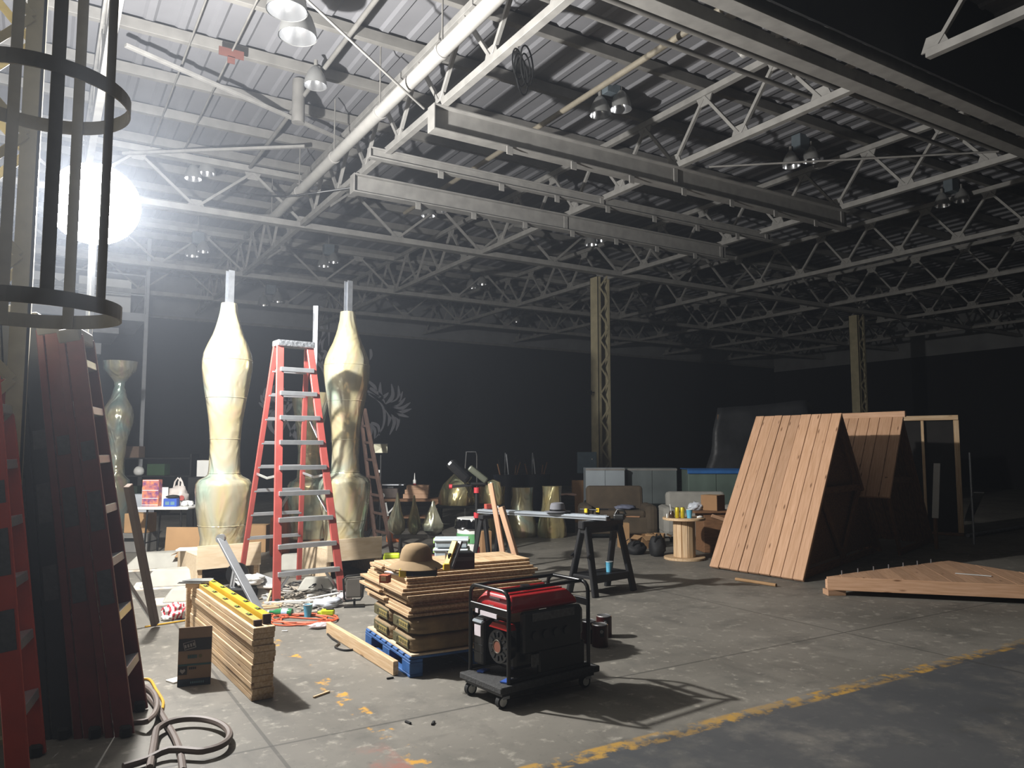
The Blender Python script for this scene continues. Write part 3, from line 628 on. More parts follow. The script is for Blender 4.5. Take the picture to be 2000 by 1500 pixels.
# ------------------------------------------------------------------ generator on its dolly
nc = CS(-.02, 4.93); gx = (RT*.79+FH*.61).normalized(); GR = ang(gx)
GRED = mat('generator red', 'a31a1e', .25, var=.15, scale=4, coat=.5)
def gpt(x, y, z=0): return nc+gx*x+Vector((-gx.y, gx.x, 0))*y+Vector((0, 0, z))
LBL = mat('white label', 'cfc6cc', .6, var=.1); BTAPE = mat('blue tape', '2e55a8', .6)
d = thing('dolly', 'black flat dolly with white castors under the generator', 'dolly', nc, GR)
MB().box((.33, .19, .12), (.84, .46, .04), bev=.006).build('platform', mat('grey carpet', '3a3a3a', .9, var=.3, scale=60, bump=.3), d)
MB().box((.33, .19, .09), (.78, .4, .03)).build('underframe', BLACK, d)
for x in (-.02, .68):
    for y in (.02, .36):
        c_ = MB().box((x, y, .07), (.05, .045, .03)).build('castor_fork', GALV, d)
        MB().cyl((x-.02, y-.016, .04), (x-.02, y+.016, .04), .04, n=18).build('tyre', RUBBER, c_, smooth=True); MB().cyl((x-.02, y-.019, .04), (x-.02, y+.019, .04), .027, n=14).build('hub', WHITE, c_, smooth=True)
g = thing('generator', 'black and red petrol generator in a tube frame on a dolly', 'generator', (nc.x, nc.y, .141), GR)
Lg, Wg, Hg, R_ = .68, .42, .56, .014
def hoop(x):
    r = .06; pts = [(x, 0, 0), (x, 0, Hg-r)]+[(x, r-r*math.cos(a), Hg-r+r*math.sin(a)) for a in (PI/6, PI/3, PI/2)]+[(x, Wg-r+r*math.sin(a), Hg-r+r*math.cos(a)) for a in (0, PI/6, PI/3, PI/2)]+[(x, Wg, 0)]
    return MB().tube(pts, R_, 10).build('tube_hoop', BLACKM, g, smooth=True)
hoop(0); hoop(Lg)
for y in (.0, Wg):
    MB().cyl((0, y, .014), (Lg, y, .014), R_, n=10).build('base_tube', BLACKM, g, smooth=True)
    MB().cyl((0, y+(.06 if y == 0 else -.06), Hg), (Lg, y+(.06 if y == 0 else -.06), Hg), .012, n=10).build('top_tube', BLACKM, g, smooth=True)
stick('cross_bar', (0, .0, Hg-.135), (0, Wg, Hg-.135), .02, .05, BLACKM, g); stick('cross_bar', (Lg, .0, Hg-.135), (Lg, Wg, Hg-.135), .02, .05, BLACKM, g)
tk = MB().add([(.03, .02, .42), (.6, .02, .42), (.6, .4, .42), (.03, .4, .42), (.03, .02, .455), (.6, .02, .455), (.6, .4, .455), (.03, .4, .455), (.07, .07, .52), (.55, .07, .52), (.55, .35, .52), (.07, .35, .52)],
    [(3, 2, 1, 0), (0, 1, 5, 4), (1, 2, 6, 5), (2, 3, 7, 6), (3, 0, 4, 7), (4, 5, 9, 8), (5, 6, 10, 9), (6, 7, 11, 10), (7, 4, 8, 11), (8, 9, 10, 11)]).build('fuel_tank', GRED, g)
mod = tk.modifiers.new('bevel', 'BEVEL'); mod.width = .015; mod.segments = 3
MB().cyl((.3, .21, .52), (.3, .21, .55), .035, n=18).build('fuel_cap', BLACK, tk, smooth=True)
MB().box((.048, .21, .486), (.008, .11, .02), rot=Euler((0, -.6, 0)).to_matrix()).build('sticker', LBL, tk); MB().box((.022, .22, .44), (.006, .05, .018)).build('badge', mat('badge grey', '6a6258', .4, .5), tk)
for y in (.12, .3): stick('tank_rib', (.08, y, .523), (.54, y, .523), .03, .012, GRED, tk)
pn = MB().box((.36, .012, .29), (.5, .05, .26), bev=.012).build('control_panel', BLACK, g)
MB().box((.36, -.016, .385), (.36, .006, .05), bev=.002).build('label_strip', mat('dim label', '5c5c5c', .6, var=.4, scale=40), pn)
for k in range(4): MB().cyl((.2+.09*k, -.012, .27), (.2+.09*k, -.024, .27), .028, n=14).build('outlet', BLACKM, pn, smooth=True)
MB().box((.2, -.016, .12), (.06, .006, .07)).build('label', mat('dim label', '5c5c5c', .6), pn)
MB().box((.45, .02, .1), (.4, .04, .16), bev=.01).build('lower_cover', BLACK, g)
MB().box((.62, .16, .3), (.1, .26, .2), bev=.03).build('muffler', BLACK, g)
en = MB().box((.2, .17, .2), (.26, .24, .3), bev=.03).build('engine', BLACKM, g)
MB().cyl((.02, .14, .2), (.09, .14, .2), .105, n=28).build('recoil_cover', BLACKM, en, smooth=True)
MB().cyl((.012, .14, .2), (.022, .14, .2), .036, n=22).build('recoil_hub', mat('orange emblem', '7c4a38', .5), en, smooth=True)
MB().tube([(.012, .14+.04*math.cos(a), .2+.04*math.sin(a)) for a in [2*PI*i/24 for i in range(24)]], .004, 6, True).build('emblem_ring', mat('badge grey', '6a6258', .4), en)
for k in range(12):
    a = 2*PI*k/12; MB().bar((.016, .14+.058*math.cos(a), .2+.058*math.sin(a)), (.016, .14+.09*math.cos(a), .2+.09*math.sin(a)), .006, .012).build('cooling_slot', mat('slot metal', '2c2e30', .4, .5), en)
MB().add([(.02, .04, .31), (.09, .04, .31), (.09, .24, .31), (.02, .24, .31), (.02, .06, .345), (.09, .06, .345), (.09, .2, .345), (.02, .2, .345)], [(0, 1, 5, 4), (1, 2, 6, 5), (2, 3, 7, 6), (3, 0, 4, 7), (4, 5, 6, 7), (0, 3, 2, 1)]).build('red_cowl', GRED, en)
af = MB().box((.06, .335, .2), (.12, .12, .3), bev=.02).build('air_filter', BLACK, g)
MB().box((-.002, .335, .27), (.006, .07, .07)).build('label', LBL, af); MB().box((.05, .335, .345), (.13, .115, .02), bev=.008, rot=Euler((0, -.35, 0)).to_matrix()).build('filter_lid', mat('grey lid', '7d858c', .5), af)
for z_ in (.13, .18): MB().box((-.001, .335, z_), (.004, .11, .004)).build('rib_line', mat('slot metal', '55585c', .3), af)
MB().box((-.013, .2, .395), (.005, .18, .028)).build('label_strip', LBL, g); MB().box((-.013, .33, .4), (.005, .03, .026)).build('label', LBL, g)
for p_ in ((.0, .05), (.02, .33)): MB().box((p_[0]+.02, p_[1], .006), (.08, .05, .008), rot=Euler((0, 0, .4)).to_matrix()).build('tape_patch', BTAPE, g)
# cans behind the generator
CANR = mat('dark red can', '3a1412', .35, .3, var=.1); LID = mat('can lid', 'c9c9c9', .25, .9)
for k, (px, py, z_) in enumerate(((1172, 1262, 0), (1150, 1254, 0), (1180, 1243, 0))):
    p = P(px, py); p.z = 0; t = thing('paint_can', ['dark red can with a silver lid nearest behind the generator', 'dark red can half hidden by the generator frame', 'rearmost dark red can behind the generator'][k], 'can', p, 0, 'cans behind the generator')
    MB().lathe([(.062, 0), (.066, .004), (.066, .168), (.062, .172)], 28, None, True).build('body', CANR, t, smooth=True); MB().lathe([(.06, .17), (.066, .174), (.06, .18), (.052, .174), (.001, .174)], 28, None, False).build('lid', LID, t, smooth=True)
    MB().box((-.028, -.061, .12), (.034, .008, .06), rot=Euler((0, 0, -.42)).to_matrix()).build('label', DKP, t)
    MB().cyl((-.03, -.058, .13), (-.033, -.067, .13), .014, n=14).build('emblem', mat('grey print', '8d8d8d', .7), t)
# ------------------------------------------------------------------ wooden A-frames on the right
def slat_face(t, name, p0, p1, q0, q1, n, m, th=.038, seed=1):
    # planks side by side from edge p0-p1 up to edge q0-q1
    rnd = random.Random(seed); ws = [rnd.uniform(.85, 1.15) for _ in range(n)]; tot = sum(ws); u = 0
    p0, p1, q0, q1 = map(Vector, (p0, p1, q0, q1)); nrm = (p1-p0).cross(q0-p0).normalized()
    for k in range(n):
        u0, u1 = u/tot+.0025, (u+ws[k])/tot-.0025; u += ws[k]
        a, b = p0.lerp(p1, u0), p0.lerp(p1, u1); c, d_ = q0.lerp(q1, u0), q0.lerp(q1, u1)
        off = nrm*rnd.uniform(-.005, .005); ov = rnd.uniform(-.012, .006); dr = (c-a).normalized()*ov
        o = (a+b)/2+off; X = ((c+d_)/2-(a+b)/2).normalized(); Z = nrm; Y = Z.cross(X); M = Matrix((X, Y, Z)).transposed().to_4x4(); M.translation = o; Mi = M.inverted()
        lo = [Mi @ (v+off) for v in (a-dr, b-dr, d_, c)]
        mb = MB(); mb.add([(v.x, v.y, s) for s in (-th/2, th/2) for v in lo], [(3, 2, 1, 0), (4, 5, 6, 7), (0, 1, 5, 4), (1, 2, 6, 5), (2, 3, 7, 6), (3, 0, 4, 7)])
        ob = mb.build(name, m, t); ob.location = M.to_translation(); ob.rotation_euler = M.to_euler()
        b_ = ob.modifiers.new('bevel', 'BEVEL'); b_.width = .004; b_.segments = 1
BR, BL = CS(3.53, 9.45), CS(2.68, 10.57); RR, RL = CS(4.64, 10.78, 2.1), CS(3.79, 11.9, 2.1); FR, FL = CS(5.75, 12.11), CS(4.90, 13.23)
def v0(v, z): return Vector((v.x, v.y, z))
t = thing('plank_shelter', 'wooden A-frame with a broad lit plank slope facing the room', 'shelter', (0, 0, 0), 0, 'plank A-frames')
slat_face(t, 'plank', v0(BR, .02), v0(BL, .02), RR, RL, 9, PINE, seed=3)
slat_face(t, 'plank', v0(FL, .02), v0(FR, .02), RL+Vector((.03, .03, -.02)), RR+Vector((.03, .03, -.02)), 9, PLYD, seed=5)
ins = (BL-BR).normalized()
def fr(p, q, off=.07, w_=.04, h=.09, m=PLYD): return stick('frame_member', Vector(p)+ins*off, Vector(q)+ins*off, w_, h, m, t)
for off in (.07, 1.3):
    fr(v0(BR.lerp(FR, .06), .06), v0(FR.lerp(BR, .06), .06), off); fr(BR.lerp(RR, .05)+(FR-BR)*.05, BR.lerp(RR, .95)+Vector((.03, .02, -.05)), off); fr(FR.lerp(RR, .05)-Vector((.06, 0, -.02)), FR.lerp(RR, .95)-Vector((.03, .02, .05)), off)
    l, r = BR.lerp(RR, .5)+Vector((.06, .04, 0)), FR.lerp(RR, .5)-Vector((.06, .04, 0)); fr(l, r, off); c_ = (BR+FR)/2; c_.z = .1; fr(l, c_, off); fr(r, c_, off)
# plywood lining between the frame members
tri = [BR.lerp(RR, .06)+ins*.13+Vector((.1, .05, 0)), FR.lerp(RR, .06)+ins*.13-Vector((.1, .05, 0)), RR+ins*.13-Vector((0, 0, .12))]
nn = (tri[1]-tri[0]).cross(tri[2]-tri[0]).normalized()*.006
MB().add([v-nn for v in tri]+[v+nn for v in tri], [(0, 1, 2), (5, 4, 3), (0, 3, 4, 1), (1, 4, 5, 2), (2, 5, 3, 0)]).build('plywood_gable', PLYD, t)
# second frame
sv = Vector((1.11, 1.33, 0)); sv = RT*1.11+FH*1.33
RR2, RL2 = CS(6.07, 11.9, 2.1), CS(5.22, 13.02, 2.1)
def dn(v, k): w_ = v+sv*k; w_.z = 2.1*(1-abs(k)); return w_
t = thing('plank_shelter', 'second plank A-frame, half shaded, behind the broad lit one', 'shelter', (0, 0, 0), 0, 'plank A-frames')
slat_face(t, 'plank', dn(RR2, -.57), dn(RL2, -.57), RR2, RL2, 8, PINE, seed=8)
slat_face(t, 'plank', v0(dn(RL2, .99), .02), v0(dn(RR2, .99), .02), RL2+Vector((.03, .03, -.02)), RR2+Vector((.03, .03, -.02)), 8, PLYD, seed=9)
stick('ridge_board', RR2+Vector((0, 0, .05))-ins*.03, RL2+Vector((0, 0, .05)), .05, .09, PINE, t)
stick('frame_member', dn(RR2, -.47)+ins*.1, v0(dn(RR2, -.1), .02)+ins*.1, .04, .09, PLYD, t); stick('frame_member', dn(RR2, -.47)+ins*1.2, v0(dn(RR2, -.1), .02)+ins*1.2, .04, .09, PLYD, t)
stick('frame_member', v0(dn(RR2, -.1), .05)+ins*.1, v0(dn(RR2, .95), .05)+ins*.1, .04, .09, PLYD, t)
stick('frame_member', dn(RR2, -.45)+ins*.1, dn(RR2, .47)+ins*.1, .04, .09, PLYD, t)
# stud wall behind
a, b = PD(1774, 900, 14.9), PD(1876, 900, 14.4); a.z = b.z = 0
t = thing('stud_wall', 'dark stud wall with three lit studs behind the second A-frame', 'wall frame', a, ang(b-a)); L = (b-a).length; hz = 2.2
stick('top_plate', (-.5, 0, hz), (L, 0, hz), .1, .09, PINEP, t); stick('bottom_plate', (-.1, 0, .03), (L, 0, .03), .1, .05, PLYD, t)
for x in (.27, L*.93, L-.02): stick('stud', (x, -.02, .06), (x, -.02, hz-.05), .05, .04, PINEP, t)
MB().box((L/2-.05, .07, hz/2), (L+.1, .02, hz-.02)).build('backing_panel', mat('shade-darkened backing', '1d1a18', .9, var=.3), t)  # backing colour darkened to stand in for the A-frames' shadow
tag(stick('white_plank', PD(1830, 905, 12.6), v0(PD(1826, 1000, 12.5), .5), .1, .02, WHITE), 'narrow white board hanging on the dark frame at the right', 'board')
a = PD(1826, 1000, 12.55); tag(stick('support_post', v0(a, 0), v0(a, .55), .05, .05, PLYD), 'dark post below the narrow white board', 'post')
a, b = P(1890, 1022), PD(1912, 962, 12.6); tag(stick('grey_board', a+Vector((0, 0, .05)), b, .15, .02, mat('grey board', '7d7f80', .7)), 'grey board leaning at the far right edge of the frames', 'board')
a = PD(1896, 930, 13.2); tag(rod('thin_pole', v0(a, 0), v0(a, 1.55), .018, GALV), 'thin pale pole standing at the far right', 'pole')
tag(rod('pale_pipe', P(1890, 1046, .04), P(2040, 1022, .04), .035, GALV), 'pale pipe lying on the floor at the right edge', 'pipe')
# triangular plank panel on the floor
A, Cc, Bp = CS(3.48, 8.65), CS(6.18, 7.91), CS(5.54, 9.9)
ux = (Cc-A).normalized(); L = (Cc-A).length; rz = ang(ux); uy = Vector((-ux.y, ux.x, 0)); ua, va = (Bp-A).dot(ux), (Bp-A).dot(uy)
t = thing('triangle_panel', 'low triangular plank panel lying on the floor at the right', 'panel', (A.x, A.y, 0), rz)
vt = lambda u: max(.0, va*u/ua if u < ua else va*(L-u)/(L-ua)); n = 18
for k in range(n):
    u0, u1 = L*k/n+.002, L*(k+1)/n-.002; pl = [(u0-u0, 0), (u1-u0, 0), (u1-u0, vt(u1)), (ua-u0, va), (0, vt(u0))] if u0 < ua < u1 else [(0, 0), (u1-u0, 0), (u1-u0, vt(u1)), (0, vt(u0))]
    pl = [(x, max(y, .01)) if i > 1 else (x, y) for i, (x, y) in enumerate(pl)]
    o = MB().prism([(y, -x) for x, y in pl], .165, .2+random.uniform(-.004, .004)).build('plank', PINE, t, (u0, 0, 0), (0, 0, PI/2))
stick('edge_board', (0, -.02, .13), (L, -.02, .13), .038, .14, PINE, t); stick('edge_board', (0, .01, .12), (ua, va+.01, .12), .038, .1, PINE, t); stick('edge_board', (L, .01, .12), (ua, va+.01, .12), .038, .1, PINE, t)
for k in range(7): u = .18+.2*k; rod('screw', (u, vt(u)-.03, .2), (u, vt(u)-.03, .25), .006, GALV, t, 6)
MB().box((1.6, .55, .204), (.35, .05, .003), rot=Euler((0, 0, -.35)).to_matrix()).build('tape_strip', WHITE, t)
tag(MB().box((0, 0, .03), (.2, .14, .06), bev=.003).build('wood_block', PINE, None, v0(A+ux*.08+uy*.04, 0), (0, 0, rz+.3)), 'small wood block under the corner of the triangular panel', 'block')
tag(MB().box((0, 0, .03), (.2, .14, .06), bev=.003).build('wood_block', PINE, None, v0(Bp-uy*.25, 0), (0, 0, rz)), 'wood block hidden under the back of the triangular panel', 'block')
tag(MB().box((0, 0, .03), (.2, .14, .06), bev=.003).build('wood_block', PINE, None, v0(Cc-ux*.3+uy*.08, 0), (0, 0, rz)), 'wood block under the right end of the triangular panel', 'block')
tag(MB().cyl(P(1437, 1131, .02), P(1516, 1143, .02), .02, n=14).build('cardboard_tube', CARD, smooth=True), 'brown cardboard tube lying before the plank slope', 'tube')
# ------------------------------------------------------------------ saw horse, rails and planks
HORSE = mat('black horse plastic', '101114', .5, var=.2)
hl, hr = CS(.78, 8.65), CS(1.25, 9.06); hx = (hr-hl).normalized(); hy = Vector((-hx.y, hx.x, 0))
t = thing('saw_horse', 'black folding saw horse with a low shelf', 'saw horse', v0((hl+hr)/2, 0), ang(hx)); Lh = (hr-hl).length/2
MB().box((0, 0, .76), (2*Lh+.06, .09, .09), bev=.012).build('top_beam', HORSE, t)
MB().box((0, 0, .70), (2*Lh+.0, .07, .07), bev=.01).build('lower_beam', HORSE, t)
for sx_ in (-1, 1):
    for sy in (-1, 1): stick('leg', (sx_*Lh*.86, sy*.035, .74), (sx_*Lh*1.02, sy*.2, .0), .045, .085, HORSE, t, up=(1, 0, 0), bev=.008)
MB().box((0, 0, .2), (2*Lh+.04, .34, .035), bev=.008).box((0, -.16, .18), (2*Lh, .03, .08), bev=.005).box((0, .16, .18), (2*Lh, .03, .08), bev=.005).build('shelf', HORSE, t)
for sy in (-1, 1): rod('latch', (-Lh, sy*.12, .45), (-Lh-.05, sy*.13, .42), .015, BLACK, t)
CUPB = mat('blue paper cup', '5aa6c4', .6, var=.1)
def cup(label, p, s=1.0):
    t = thing('paper_cup', label, 'cup', p, 0, 'blue paper cups')
    MB().lathe([(.027*s, 0), (.03*s, .03*s), (.038*s, .1*s), (.04*s, .104*s), (.036*s, .1*s), (.026*s, .008*s), (.001, .008*s)], 22, None, False).build('cup_wall', CUPB, t, smooth=True)
    MB().tube([(.039*s*math.cos(a), .039*s*math.sin(a), .104*s) for a in [2*PI*i/22 for i in range(22)]], .003*s, 6, True).build('rim', WHITE, t, smooth=True)
cup('blue paper cup standing on the saw horse shelf', v0((hl+hr)/2, .218)+hx*.07-hy*.05, 1.12)
RAIL = mat('anodised rail', 'a4abb2', .35, .6, var=.08)
ra, rb = CS(-.39, 9.75, .808), CS(1.1, 8.72, .808); rx = (rb-ra).normalized(); ry = Vector((-rx.y, rx.x, 0))
for k, (o_, ln) in enumerate(((-.045, 0), (.06, .08))):
    p, q = ra+ry*o_, rb+ry*o_-rx*ln; Lr = (q-p).length; t = thing('aluminium_rail', ['front', 'rear'][k]+' aluminium rail lying across the saw horse', 'rail', p, ang(rx), 'aluminium rails')
    MB().box((Lr/2, 0, .022), (Lr, .085, .042), bev=.004).build('profile', RAIL, t); MB().box((Lr/2, -.02, .046), (Lr, .012, .008)).box((Lr/2, .02, .046), (Lr, .012, .008)).build('rib', RAIL, t); MB().box((Lr/2, -.0435, .022), (Lr-.01, .003, .008)).build('slot', BLACK, t)
    for x in (0, Lr): MB().box((x, 0, .022), (.012, .088, .044)).build('end_cap', BLACK, t)
zr = .808+.055
t = thing('fedora_hat', 'grey fedora hat with a dark band on the aluminium rails', 'hat', ra.lerp(rb, .62)+Vector((0, 0, .06)), .3)
MB().lathe([(.001, .105), (.05, .112), (.075, .105), (.086, .08), (.092, .03), (.096, .012), (.12, .006), (.155, .012), (.157, .008), (.12, .0), (.09, .0)], 36, None, False, lambda a, z: .1*math.cos(2*a)).build('crown', HATG, t, smooth=True)
MB().lathe([(.0945, .014), (.0955, .016), (.094, .036), (.093, .036)], 36, None, False, lambda a, z: .1*math.cos(2*a)).build('hat_band', BLACK, t, smooth=True)
for k, (u, o_) in enumerate(((.86, -.06), (.9, .05))):
    t = thing('bar_clamp', ['front', 'rear'][k]+' black and yellow clamp holding the rails', 'clamp', ra.lerp(rb, u)+ry*o_+Vector((0, 0, .057)), ang(rx)+.5*k, 'clamps on the saw horse')
    MB().box((0, 0, .03), (.05, .04, .06), bev=.008).build('jaw', BLACK, t); MB().box((0, -.03, .045), (.04, .03, .05), bev=.006).build('grip', TY, t); rod('bar', (-.1, .01, .055), (.12, .01, .055), .008, BLACK, t)
t = thing('circular_saw_tool', 'dark power tool lying on the saw horse end of the rails', 'tool', rb+rx*.1+ry*.03, ang(rx)+.3)
MB().box((.0, .02, .04), (.13, .1, .07), bev=.02).build('motor', BLACK, t); MB().box((.13, .03, .045), (.2, .07, .012), bev=.003).build('plate', PLYD, t); MB().tube([(-.05, .02, .07), (-.02, .02, .12), (.05, .02, .11), (.07, .02, .07)], .012, 8).build('handle', BLACK, t, smooth=True)
a, b = v0(P(1026, 1150), .0), PD(979, 990, 9.12); tag(stick('leaning_timber', a, b, .085, .06, PINE), 'thick square timber leaning against the aluminium rails', 'timber')
a, b = v0(P(994, 1150), .0), PD(958, 944, 9.25); tag(stick('leaning_batten', a, b, .025, .075, PINE), 'thin batten leaning against the aluminium rails', 'timber')
# ------------------------------------------------------------------ spool and seats
q = CS((1332-CX)/F*11.45, 11.45); t = thing('cable_spool', 'wooden cable spool used as a table', 'spool', q)
for z0, r in ((0, .3), (.57, .31)): MB().lathe([(r-.005, z0), (r, z0+.005), (r, z0+.03), (r-.005, z0+.035)], 36, None, True).build('flange', PINEP, t, smooth=True)
for k in range(11):
    a = 2*PI*k/11; stick('stave', (.14*math.cos(a), .14*math.sin(a), .035), (.14*math.cos(a), .14*math.sin(a), .57), .078, .03, PINEP, t, up=(math.cos(a), math.sin(a), 0))
MB().cyl((0, 0, .035), (0, 0, .57), .125, n=20).build('core', PLYD, t)
zs = .605
YCAN = mat('yellow can', 'c9b528', .35, .3, var=.25, scale=30)
for k, px in enumerate((1316, 1326)):
    p = q+RT*((px-1332)/F*11.45)-FH*.12+Vector((0, 0, zs)); t = thing('drink_can', ['left', 'right'][k]+' tall yellow drink can on the cable spool', 'can', p, 0, 'yellow cans')
    MB().lathe([(.025, 0), (.033, .01), (.033, .14), (.027, .155)], 18).build('body', YCAN, t, smooth=True); MB().lathe([(.027, .155), (.027, .158), (.024, .156), (.001, .156)], 18, None, False).build('lid', LID, t, smooth=True)
cup('blue paper cup beside the yellow cans on the spool', q+RT*.05-FH*.14+Vector((0, 0, zs)), 1.2)
p = q+RT*-.2-FH*.1+Vector((0, 0, zs)); t = thing('glass_jar', 'brown glass jar with a straw on the spool', 'jar', p); MB().lathe([(.035, 0), (.04, .01), (.04, .07), (.03, .085), (.03, .1)], 18).build('jar_body', mat('brown glass', '3c2c22', .2, var=.2), t, smooth=True); rod('straw', (0, 0, .02), (-.03, 0, .2), .005, WHITE, t)
p = q+RT*-.265-FH*.1+Vector((0, 0, zs)); tag(MB().box((0, 0, .03), (.025, .02, .06), bev=.004).build('lighter', WHITE, None, p), 'white lighter at the left edge of the spool', 'lighter')
tag(blob('white_glove', q+RT*.21-FH*.12+Vector((0, 0, zs)), (.12, .07, .04), WHITE, None, .4, 3, 2, 2), 'crumpled white glove at the right edge of the spool', 'glove')
q2 = CS((1388-CX)/F*12.3, 12.3); t = thing('spool_table', 'brown plywood table behind the cable spool', 'table', q2, CAMX+.1)
MB().box((-.05, 0, .63), (.66, .5, .03), bev=.004).build('table_top', PLYD, t); MB().box((.0, 0, .31), (.44, .4, .61), bev=.004).build('body', PLYD, t); MB().bar((-.1, -.215, .58), (.14, -.215, .5), .02, .05).build('brace', PINE, t)
CRD2 = mat('plain carton', '8a6846', .85, var=.1)
def carton(label, p, d, rz, m=CARD, open_=False, name='cardboard_box', group=None):
    t = thing(name, label, 'box', p, rz, group); x, y, z = d
    if open_:
        for s in (-1, 1): MB().box((s*(x/2-.003), 0, z/2), (.006, y, z)).build('side', m, t); MB().box((0, s*(y/2-.003), z/2), (x, .006, z)).build('side', m, t)
        MB().box((0, 0, .004), (x-.012, y-.012, .006)).build('bottom', m, t)
        for s in (-1, 1):
            MB().box((s*(x/2+.06*(1+.3*s)), 0, z-.02), (y*.4, y, .005), rot=Euler((0, s*.45, 0)).to_matrix()).build('flap', m, t)
            MB().box((0, s*(y/2+.05), z-.03), (x, y*.4, .005), rot=Euler((-s*.5, 0, 0)).to_matrix()).build('flap', m, t)
    else:
        MB().box((0, 0, z/2), d, bev=.004).build('carton', m, t); MB().box((0, 0, z+.001), (x, .05, .002)).build('tape', mat('tan tape', 'a58a62', .4), t)
    return t
t = carton('brown carton with a yellow label on the plywood table', q2+Vector((0, 0, .646))+FH*-.02+RT*.0, (.28, .26, .24), CAMX-.75, CRD2)
MB().box((-.142, 0, .1), (.004, .12, .15)).build('label', mat('yellow print', 'a89a3c', .7, var=.2, scale=30), t)
for k in range(2): MB().box((-.142, -.03+.06*k, .205), (.004, .03, .03)).build('letter', PLYD, t)
tag(blob('plastic_bag', q2+RT*-.27+Vector((0, 0, .646)), (.26, .2, .14), mat('white bag film', 'c9ced6', .35, var=.15, scale=9), None, .5, 3.5, 3, 3), 'crumpled white plastic bag on the plywood table', 'bag')
def sofa(label, p, rz, W, m, hb=.86, arm=True, cush=2):
    t = thing('sofa', label, 'sofa', p, rz, 'old sofas')
    MB().box((0, .1, .24), (W, .75, .3), bev=.04).build('base', m, t)
    MB().box((0, .42, hb/2+.12), (W-(.3 if arm else .0), .2, hb-.16), bev=.06, rot=Euler((-.12, 0, 0)).to_matrix()).build('backrest', m, t)
    for k in range(cush): MB().box((-(W-.4)/2+(W-.4)/cush*(k+.5), .05, .44), ((W-.42)/cush, .62, .14), bev=.05).build('seat_cushion', m, t)
    if arm:
        for s in (-1, 1): MB().box((s*(W/2-.1), .08, .36), (.22, .78, .5), bev=.08).build('armrest', m, t)
    for sx_ in (-1, 1):
        for sy in (-.2, .4): MB().cyl((sx_*(W/2-.12), sy, 0), (sx_*(W/2-.12), sy, .1), .025).build('foot', BLACK, t)
    return t
sofa('brown worn two-seat sofa before the grey cabinets', v0(PD(1206, 1000, 14.2), 0), CAMX, 1.36, mat('brown upholstery', '4a3f31', .9, var=.35, scale=4, bump=.2), .88)
sofa('pale grey sofa behind the cable spool', v0(PD(1368, 1000, 13.7), 0), CAMX-.02, 1.36, mat('grey upholstery', '8d8b84', .9, var=.15, scale=6), .8)
# cartons and bags before the sofas
t = carton('upright brown carton with a curved arrow mark, right of the saw horse', v0(P(1220, 1071), 0)+FH*.12, (.16, .2, .4), CAMX+.1); 
MB().tube([(-.06+.12*k/8, -.102, .13-.025*math.sin(PI*k/8)+.02*k/8) for k in range(9)], .006, 6).build('arrow_mark', BLACK, t); MB().box((-.04, -.101, .2), (.05, .003, .05)).build('label', TY, t)
carton('open brown carton on the floor left of the spool', v0(P(1262, 1072), 0)+FH*.2, (.3, .3, .2), CAMX+.5, CARD, True)
carton('second open carton behind the black bags', v0(P(1300, 1072), 0)+FH*.6, (.2, .2, .18), CAMX-.3, CARD, True)
CLOTH = mat('black nylon', '101113', .75, var=.3, scale=10, bump=.2)
def pack(label, p, d, seed, rz):
    t = thing('backpack', label, 'bag', p, rz, 'black bags by the spool'); b_ = blob('bag_body', (0, 0, 0), d, CLOTH, t, .3, 1.6, seed, 3)
    MB().tube([(-d[0]*.2, -d[1]*.35, d[2]*.6), (-d[0]*.1, -d[1]*.45, d[2]*.95), (d[0]*.1, -d[1]*.45, d[2]*.95), (d[0]*.2, -d[1]*.35, d[2]*.6)], .012, 6).build('strap', BLACK, t, smooth=True)
pack('flat black bag lying before the open carton', v0(P(1242, 1082), 0), (.32, .3, .22), 1, CAMX); pack('tall black backpack standing left of the spool', v0(P(1284, 1086), 0), (.26, .26, .36), 4, CAMX)
tag(blob('cloth_pile', v0(PD(1222, 1040, 14.15), .512), (.42, .3, .1), mat('blue grey cloth', '6f7488', .9, var=.4, scale=9), None, .4, 3, 6, 3), 'blue grey clothes heaped on the brown sofa seat', 'clothes')
# grey cabinets
CABW = mat('pale metal sheet', '8f979c', .5, .3, var=.2, scale=2); CABG = mat('grey wrapped sheet', '5d6464', .4, .1, var=.3, scale=2); CABN = mat('greenish wrapped sheet', '5b6a62', .4, var=.35, scale=2)
def cabinet(label, pl, pr_, D, h, dp, m, rz=0.0, top=None):
    a = CS((pl-CX)/F*D, D); W = (pr_-pl)/F*D; t = thing('storage_cabinet', label, 'cabinet', a+FH*0, CAMX+rz, 'grey cabinets behind the sofas')
    MB().box((W/2, dp/2, h/2), (W, dp, h), bev=.006).build('carcass', m, t)
    for k in range(2): MB().box((W*(.25+.5*k), -.008, h/2), (W/2-.012, .014, h-.06), bev=.004).build('door', m, t)
    for z in (.03, h-.03): MB().box((W/2, -.018, z), (W, .01, .04)).build('edge_strip', STEELD, t)
    if top: MB().box((W/2, dp/2-.03, h+.012), (W+.06, dp+.1, .02), bev=.008).box((W/2, -.05, h-.03), (W+.05, .012, .09), bev=.004).build('tarp_edge', top, t)
    return t
cabinet('pale sheet metal cabinet behind the brown sofa', 1143, 1219, 15.6, 1.23, .5, CABW)
cabinet('dull grey cabinet in the middle behind the sofas', 1224, 1320, 15.9, 1.22, .6, CABG)
BTARP = mat('blue tarp', '2b5f9a', .45, var=.2)
cabinet('greenish wrapped cabinet with a blue tarp along its top', 1342, 1450, 15.3, 1.2, .6, CABN, 0, BTARP)
